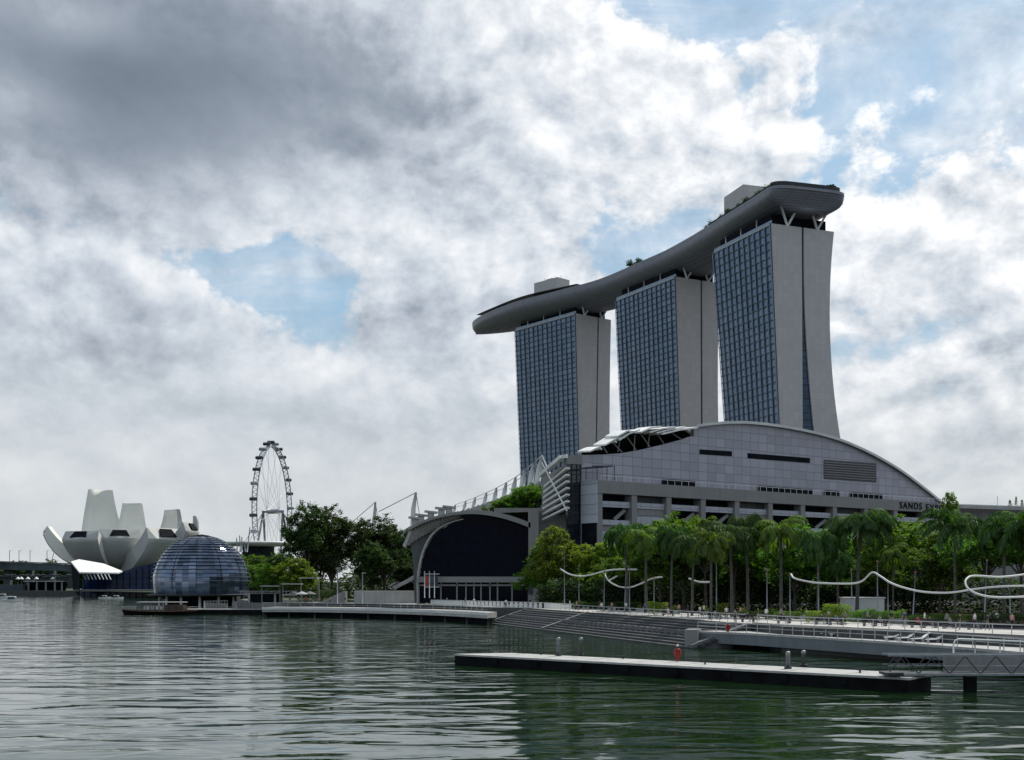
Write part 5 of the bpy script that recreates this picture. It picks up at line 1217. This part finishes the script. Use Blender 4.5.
# ------------------------------------------------------------------ furniture and people
def fig(kind, seed, shirt, trouser, hair):
    J = {'stand': [((0, 0, .95), .14, .11), ((0, 0, 1.2), .15, .11), ((0, 0, 1.42), .16, .10), ((0, 0, 1.52), .06, .06), ((0, 0.01, 1.66), .10, .115)],
         'sit': [((0, 0, .48), .16, .13), ((0, .03, .75), .15, .11), ((0, .05, .98), .16, .10), ((0, .04, 1.08), .06, .06), ((0, .02, 1.22), .10, .115)]}['sit' if kind == 'sit' else 'stand']
    V = [j[0] for j in J]; Rr = [(j[1], j[2]) for j in J]; E = [(0, 1), (1, 2), (2, 3), (3, 4)]
    def add(p, r, par): V.append(p); Rr.append((r, r)); E.append((par, len(V) - 1)); return len(V) - 1
    for s in (-1, 1):
        if kind == 'sit': k = add((.10 * s, -.02, .47), .085, 0); k = add((.11 * s, -.45, .48), .065, k); k = add((.11 * s, -.47, .10), .045, k); add((.11 * s, -.60, .04), .04, k)
        else:
            f = .17 * s if kind == 'walk' else .02; k = add((.10 * s, 0, .88), .09, 0); k = add((.10 * s, -f * .8, .50), .06, k); k = add((.10 * s, -f + (.08 if f < 0 else 0), .09), .04, k); add((.11 * s, -f - .12, .04), .04, k)
        z = J[2][0][2]; y = J[2][0][1]; k = add((.19 * s, y, z), .055, 2); g = (.12 * s if kind == 'walk' else -.03)
        k = add((.24 * s, y + g * .6, z - .28), .042, k); k = add((.22 * s, y - (.22 if kind == 'sit' else .04 - g), z - (.42 if kind == 'sit' else .54)), .033, k); add((.20 * s, y - (.30 if kind == 'sit' else .07 - g), z - (.44 if kind == 'sit' else .63)), .036, k)
    me = bpy.data.meshes.new('person'); me.from_pydata(V, E, []); o = bpy.data.objects.new('person', me); COL.objects.link(o)
    sk = o.modifiers.new('s', 'SKIN'); 
    for i, v in enumerate(me.skin_vertices[0].data): v.radius = Rr[i]; v.use_root = i == 0
    o.modifiers.new('u', 'SUBSURF').levels = 1
    dg = bpy.context.evaluated_depsgraph_get(); m2 = bpy.data.meshes.new_from_object(o.evaluated_get(dg)); bpy.data.objects.remove(o)
    for m_ in (skin_m, shirt, trouser, hair): m2.materials.append(m_)
    hz = J[4][0][2]; hipz = J[0][0][2] + .03; shz = J[2][0][2]
    for p in m2.polygons:
        c = p.center; p.use_smooth = True; arm = abs(c.x) > .17 and c.z < shz - .2
        p.material_index = 3 if (c.z > hz + .02 and (c.y > J[4][0][1] - .06 or c.z > hz + .08)) else 0 if c.z > shz + .07 or (arm and c.z > .3) else 1 if c.z > hipz else 2 if c.z > .08 else 3
    return m2
skin_m = mat('skin', (.30, .18, .12), .6, var=.05); hair_m = mat('hair', (.012, .01, .009), .5, var=.1)
sh_c = {'white': (.72, .72, .70), 'red': (.45, .02, .03), 'dark': (.02, .022, .03), 'blue': (.05, .10, .25), 'grey': (.2, .2, .2), 'pink': (.5, .25, .25)}
cl = {k: mat(k + '_cloth', v, .9, var=.08) for k, v in sh_c.items()}
FM = {}
def person(kind, top_, px, D, z, rz, lab, grp='people on the promenade'):
    k = (kind, top_)
    if k not in FM: FM[k] = fig(kind, 1, cl[top_], cl['dark' if top_ != 'dark' else 'grey'], hair_m)
    o = bpy.data.objects.new('person', FM[k]); COL.objects.link(o); put(o, (GX(px, D), D, z), rz, 1, lab, 'person', grp)
def gD(y, z=GZ): return (CH - z) * F / (y - HZ)
ppl = [('walk', 'white', 506, 608, 'person in a white top walking near the pylon, left of the yellow-green trees'), ('walk', 'white', 474, 606, 'person in a white top before the glass arch doors'), ('stand', 'dark', 465, 606, 'person in dark clothes before the middle arch doors'), ('stand', 'dark', 490, 606.5, 'person in dark clothes at the right arch doors'), ('walk', 'grey', 447, 605, 'person in grey walking at the left arch doors'),
       ('stand', 'dark', 600, 611, 'person in dark clothes standing at the head of the steps'), ('walk', 'pink', 612, 611.5, 'person in pink walking above the steps'), ('walk', 'white', 570, 609, 'person in a white top walking behind the steps'), ('stand', 'blue', 645, 614, 'person in blue standing above the steps'), ('walk', 'white', 700, 617.5, 'person in white walking toward the raised deck'), ('stand', 'dark', 688, 617, 'person in dark clothes at the right head of the steps'), ('stand', 'grey', 735, 623, 'person in grey behind the deck lifebuoy'),
       ('walk', 'white', 990, 626.5, 'left person of the two in white at the right palms'), ('walk', 'white', 997, 626.5, 'right person of the two in white at the right palms'), ('walk', 'dark', 905, 627, 'person in dark clothes walking near the leaning post'), ('stand', 'dark', 960, 630, 'person in dark clothes beside the right benches'), ('walk', 'grey', 845, 625, 'person in grey walking before the biggest bush'), ('walk', 'dark', 758, 621, 'person in dark clothes walking under the tall palm'), ('walk', 'dark', 530, 607.5, 'person in dark clothes walking by the balustrade end'), ('stand', 'pink', 1012, 629, 'person in pink at the right edge of the promenade')]
for kd, tp, px, y, lab in ppl: person(kd, tp, px, gD(y), GZ, random.uniform(-2.5, 2.5), lab)
def bench(px, y, rz, lab):
    D = gD(y); c = Vector((GX(px, D), D, GZ)); t = thing('bench', (0, 0, 0), lab, 'bench', 'dark benches on the promenade')
    h = MB(); h.box((0, 0, .43), (2.0, .5, .08)); h.build('seat', M['darkgrey'], t); h = MB(); h.box((0, .26, .72), (2.0, .06, .4)); h.build('backrest', M['darkgrey'], t)
    for s in (-.8, .8): h = MB(); h.box((s, 0, .2), (.1, .44, .4)); h.build('leg', M['midgrey'], t)
    put(t, c, rz); return c
for i, (px, y, tp) in enumerate([(784, 623.5, 'dark'), (822, 624.5, 'dark'), (836, 625, 'blue'), (870, 626, 'dark'), (880, 626.3, 'grey'), (918, 627.5, 'red'), (930, 628, 'dark'), (950, 628.5, 'grey'), (715, 619.5, 'grey'), (748, 622, 'dark'), (668, 616, 'white'), (975, 629.5, 'dark')]):
    c = bench(px, y, .35, 'dark promenade bench under the person in %s, %s' % (tp, ['far left of the middle row', 'left of the pair', 'right of the pair', 'below the tube crest', 'right of the tube crest', 'beside the leaning post', 'right of the red-shirted sitter', 'near the dark palm', 'beside the deck end', 'under the tall palm', 'at the head of the steps', 'near the right palms'][i]))
    person('sit', tp, px, c.y - .05, GZ, .35, 'person in %s sitting on a bench, %s' % (tp, ['farthest left of the middle row', 'left one of a close pair', 'right one of a close pair', 'below the tube crest', 'right of the tube crest', 'the only red top, beside the leaning post', 'right of the one in red', 'near the spreading dark palm', 'beside the raised deck end', 'under the tall palm', 'at the head of the steps', 'near the right palms'][i]), 'people sitting on benches')
# pale sloping loungers between the two railings
def lounger(px, D, lab):
    t = thing('lounger', (0, 0, 0), lab, 'lounger', 'pale sloping loungers on the raised deck'); h = MB(); h.slab([(-.9, -.3, .3), (.2, -.3, .34), (.2, .3, .34), (-.9, .3, .3)], (0, 0, .07)); h.build('seat', M['white'], t)
    h = MB(); h.slab([(.2, -.3, .34), (1.0, -.3, .95), (1.0, .3, .95), (.2, .3, .34)], (0, 0, .07)); h.build('backrest', M['white'], t)
    for x in (-.75, .3): h = MB(); h.box((x, 0, .15), (.06, .5, .3)); h.build('leg', M['steel'], t)
    put(t, (GX(px, D), D, 2.0), .15)
for i, px in enumerate((806, 815, 828, 838, 893, 906, 920, 935)):
    D = (CH - 2) * F / (interp(px, [(780, 634), (930, 644)]) - HZ) + 2.2; lounger(px, D, 'pale lounger on the raised deck, number counted from the left is set by its neighbours' if False else ['leftmost pale lounger of the left four', 'second pale lounger of the left four', 'third pale lounger of the left four', 'last pale lounger of the left four', 'leftmost pale lounger of the right four', 'second pale lounger of the right four', 'third pale lounger of the right four', 'last pale lounger of the right four, nearest the gangway'][i])
# white cabin behind the biggest bush, sheds in the shade
t = thing('white_cabin', (GX(861, 164), 164, GZ), 'long white box cabin behind the biggest bright bush', 'cabin'); h = MB(); h.box((GX(862, 164), 164, ZP(604.5, 164)), (5.6, 2.4, 1.9)); h.build('body', M['offwhite'], t); h = MB(); h.box((GX(862, 164), 164, ZP(597.6, 164)), (5.9, 2.7, .12)); h.build('roof', M['white'], t); h = MB(); h.box((GX(862, 164), 164, GZ + .45), (5.4, 2.2, .9)); h.build('base', M['midgrey'], t)
for k, (px, D, w_, nm) in enumerate(((598, 246, 2.2, 'left of the leaning lamp post'), (571, 248, 2.4, 'left of the second post'), (681, 222, 2.0, 'between the palms'), (735, 220, 2.4, 'under the tall palm'))):
    h = MB(); h.box((GX(px, D), D, GZ + 3), (w_, 1.2, 6)); h.build('wall_pier', M['frame'], label='grey masonry pier in the shade behind the trees, ' + nm, cat='pier', group='grey piers behind the trees')
# ------------------------------------------------------------------ quay left of the arch
t = thing('quay_block', (GX(386, 272), 274, GZ), 'long pale concrete block wall below the dark trees, left of the arch', 'wall'); h = MB(); h.box((GX(386, 272), 275, (GZ + ZP(591, 272)) / 2), (GX(418, 272) - GX(353, 272), 4, ZP(591, 272) - GZ)); h.build('wall', M['conc'], t)
h = MB(); h.box((GX(431, 266), 268, (GZ + ZP(598, 266)) / 2), (6, 3, ZP(598, 266) - GZ)); h.build('low_wall', M['grey'], t)
bn = thing('banner_frame', (GX(431, 258), 258, GZ), 'white frame of three poles carrying small banners, in front of the arch', 'banner frame'); D = 258
for x in (424.7, 429.5, 434.5): h = MB(); a = P(x, 598, D); h.tube([a, P(x, 571, D)], .12, 6); h.build('pole', M['white'], bn)
for y in (574, 587): h = MB(); h.beam(P(424, y, D), P(439.5, y, D), .12, .12); h.build('crossbar', M['white'], bn)
for x, m_ in ((427, 'red'), (432, 'blueglass'), (436.5, 'darkgrey')): h = MB(); h.slab([P(x - 1.5, 575.5, D), P(x + 1.5, 575.5, D), P(x + 1.5, 586, D), P(x - 1.5, 586, D)], (0, .05, 0)); h.build('banner', M[m_], bn)
for x, yt, nm in ((337.5, 568, 'left'), (362.5, 573, 'right')):
    t = thing('quay_lamp', (GX(x, 268), 268, GZ), 'pale lamp post before the dark trees, the %s of two' % nm, 'lamp post', 'lamp posts before the dark trees'); h = MB(); h.tube([(GX(x, 268), 268, GZ), P(x, yt, 268)], .14, 6); h.build('pole', M['conc'], t); h = MB(); h.box(P(x + 1.2, yt, 268), (.9, .3, .2)); h.build('lamp_head', M['conc'], t)
for i, (x0, x1, y0, D) in enumerate(((301, 319, 578, 280), (283, 301, 584, 276), (262, 280, 586, 282))):
    t = thing('shelter_frame', (GX((x0 + x1) / 2, D), D, GZ), ['tallest open grey shelter frame left of the dark trees', 'middle open grey shelter frame on the left quay', 'leftmost low grey shelter frame on the quay'][i], 'shelter frame', 'open shelter frames on the quay')
    for x in (x0, x1): h = MB(); h.beam((GX(x, D), D, GZ), P(x, y0, D), .22, .22); h.build('post', M['grey'], t)
    h = MB(); h.beam(P(x0 - 1, y0, D), P(x1 + 1, y0, D), 3.0, .22); h.build('roof', M['conc'], t)
q = thing('quay_kiosk', (GX(262, 300), 300, GZ), 'low dark open kiosk with pale roof at the left end of the boardwalk', 'kiosk'); h = MB(); h.box((GX(262, 290), 292, 3.9), (7.4, 3, 2.2)); h.build('body', M['dark'], q); h = MB(); h.box((GX(262, 290), 292, 5.15), (8.4, 4, .3)); h.build('roof', M['grey'], q)
for x in (249, 275): h = MB(); h.box((GX(x, 290), 290.2, 3.9), (.5, .5, 2.2)); h.build('post', M['conc'], q)
def umb(px, D, lab, m_):
    c = Vector((GX(px, D), D, GZ)); t = thing('quay_parasol', c, lab, 'parasol', 'parasols and stalls on the left quay'); h = MB(); h.lathe([(1.6, 2.2), (1.5, 2.3), (.05, 2.9)], c, 8); h.build('canopy', M[m_], t); h = MB(); h.tube([c, c + Vector((0, 0, 2.6))], .05, 5); h.build('pole', M['steel'], t)
umb(294, 272, 'dark parasol on the left quay, left of its two neighbours', 'darkgrey'); umb(302, 271, 'pale parasol on the left quay between two dark ones', 'conc'); umb(310, 272, 'dark parasol on the left quay nearest the stairs', 'midgrey')
for i, (px, tp) in enumerate(((290, 'dark'), (298, 'dark'), (306, 'red'), (313, 'dark'), (330, 'grey'), (345, 'dark'))): person('walk' if i % 2 else 'stand', tp, px, 266, GZ, i * 1.1, 'person in %s on the left quay, %s' % (tp, ['left of the parasols', 'below the pale parasol', 'only red top on the left quay', 'right of the parasols', 'at the foot of the stairs', 'left of the concrete block wall'][i]), 'people on the left quay')
st = thing('quay_stairs', (GX(333, 272), 272, GZ), 'pale stairs rising between the left quay and the concrete block wall', 'stairs')
for i in range(8): h = MB(); h.box((GX(322, 272) + i * .75, 273, GZ + .2 + i * .18), (.75, 3, .4 + i * .36)); h.build('step', M['grey'], st)
# ------------------------------------------------------------------ far right: long low roof
rt = thing('long_roof_building', (GX(1000, 400), 400, GZ), 'long low pale building above the trees at the right edge', 'building')
h = MB(); h.slab([P(940, 600, 345), P(1070, 600, 345), P(1070, 510, 345), P(940, 506, 345)], (0, 12, 0)); h.build('wall', M['grey'], rt)
h = MB(); h.beam(P(938, 506, 343), P(1070, 510.4, 343), 3, 1.1); h.build('roof_edge', M['conc'], rt)
h = MB(); h.beam(P(940, 503.4, 345), P(1070, 508, 345), .12, .12)
for i in range(26): x = 942 + i * 5; h.beam(P(x, 506, 345), P(x, 503.4 + (x - 940) * .035, 345), .1, .1)
h.build('roof_railing', M['steel'], rt); h = MB(); h.tube([P(997.5, 507, 345), P(997.5, 496, 345)], .08, 5); h.build('antenna', M['steel'], rt)
for i, x in enumerate((1010, 1016, 1022, 1029)):
    rnd = random.Random(i); vs = []; fs = []; c = P(x, 508, 352)
    for k in range(260): u_ = rnd.random(); r = .95 * (1 - u_) + .15; a = rnd.uniform(0, 6.28); leaf(vs, fs, c + Vector((r * math.cos(a) * rnd.random(), r * math.sin(a) * rnd.random(), .3 + u_ * (2.2 + i % 2))), .2, rnd)
    m_ = MB(); m_.add(vs, fs); m_.build('cypress_bush', M['leafdark'], label='dark pointed bush on the roof at the right edge', cat='bush', group='pointed bushes on the far right roof')

# more walkers and low planters along the promenade
rnd = random.Random(77); spots_ = []
for k in range(22):
    px = 560 + k * 20.5 + rnd.uniform(-5, 5); y = interp(px, [(560, 609.5), (660, 615), (760, 619.5), (880, 625), (1020, 631)]) + rnd.uniform(-1.5, 1.2)
    tp = rnd.choice(['white', 'dark', 'blue', 'grey', 'pink', 'dark', 'white']); person(rnd.choice(['walk', 'stand', 'walk']), tp, px, gD(y), GZ, rnd.uniform(-3, 3), 'passer-by in a %s top among the strollers on the promenade' % tp, 'strollers in %s' % tp)
for k, px in enumerate((560, 586, 612, 640, 676, 704, 742, 772, 800, 856, 898, 942, 968)):
    y = interp(px, [(560, 608.5), (660, 613), (760, 617.5), (880, 622), (1020, 627)]); D = gD(y); c = Vector((GX(px, D), D, GZ)); t = thing('planter', c, 'low concrete planter with a small green shrub on the promenade', 'planter', 'low planters along the promenade')
    h = MB(); h.loft([[c + Vector((i * w_, j * w_ * .6, z)) for i, j in ((-1, -1), (1, -1), (1, 1), (-1, 1))] for z, w_ in ((0, .55), (.55, .7))]); h.build('tub', M['conc'], t)
    vs = []; fs = []
    for i in range(170): leaf(vs, fs, c + Vector((rnd.gauss(0, .35), rnd.gauss(0, .22), .55 + abs(rnd.gauss(0, .35)))), .14, rnd)
    h = MB(); h.add(vs, fs); h.build('shrub', M['leafmid' if k % 3 else 'leafyel'], t)
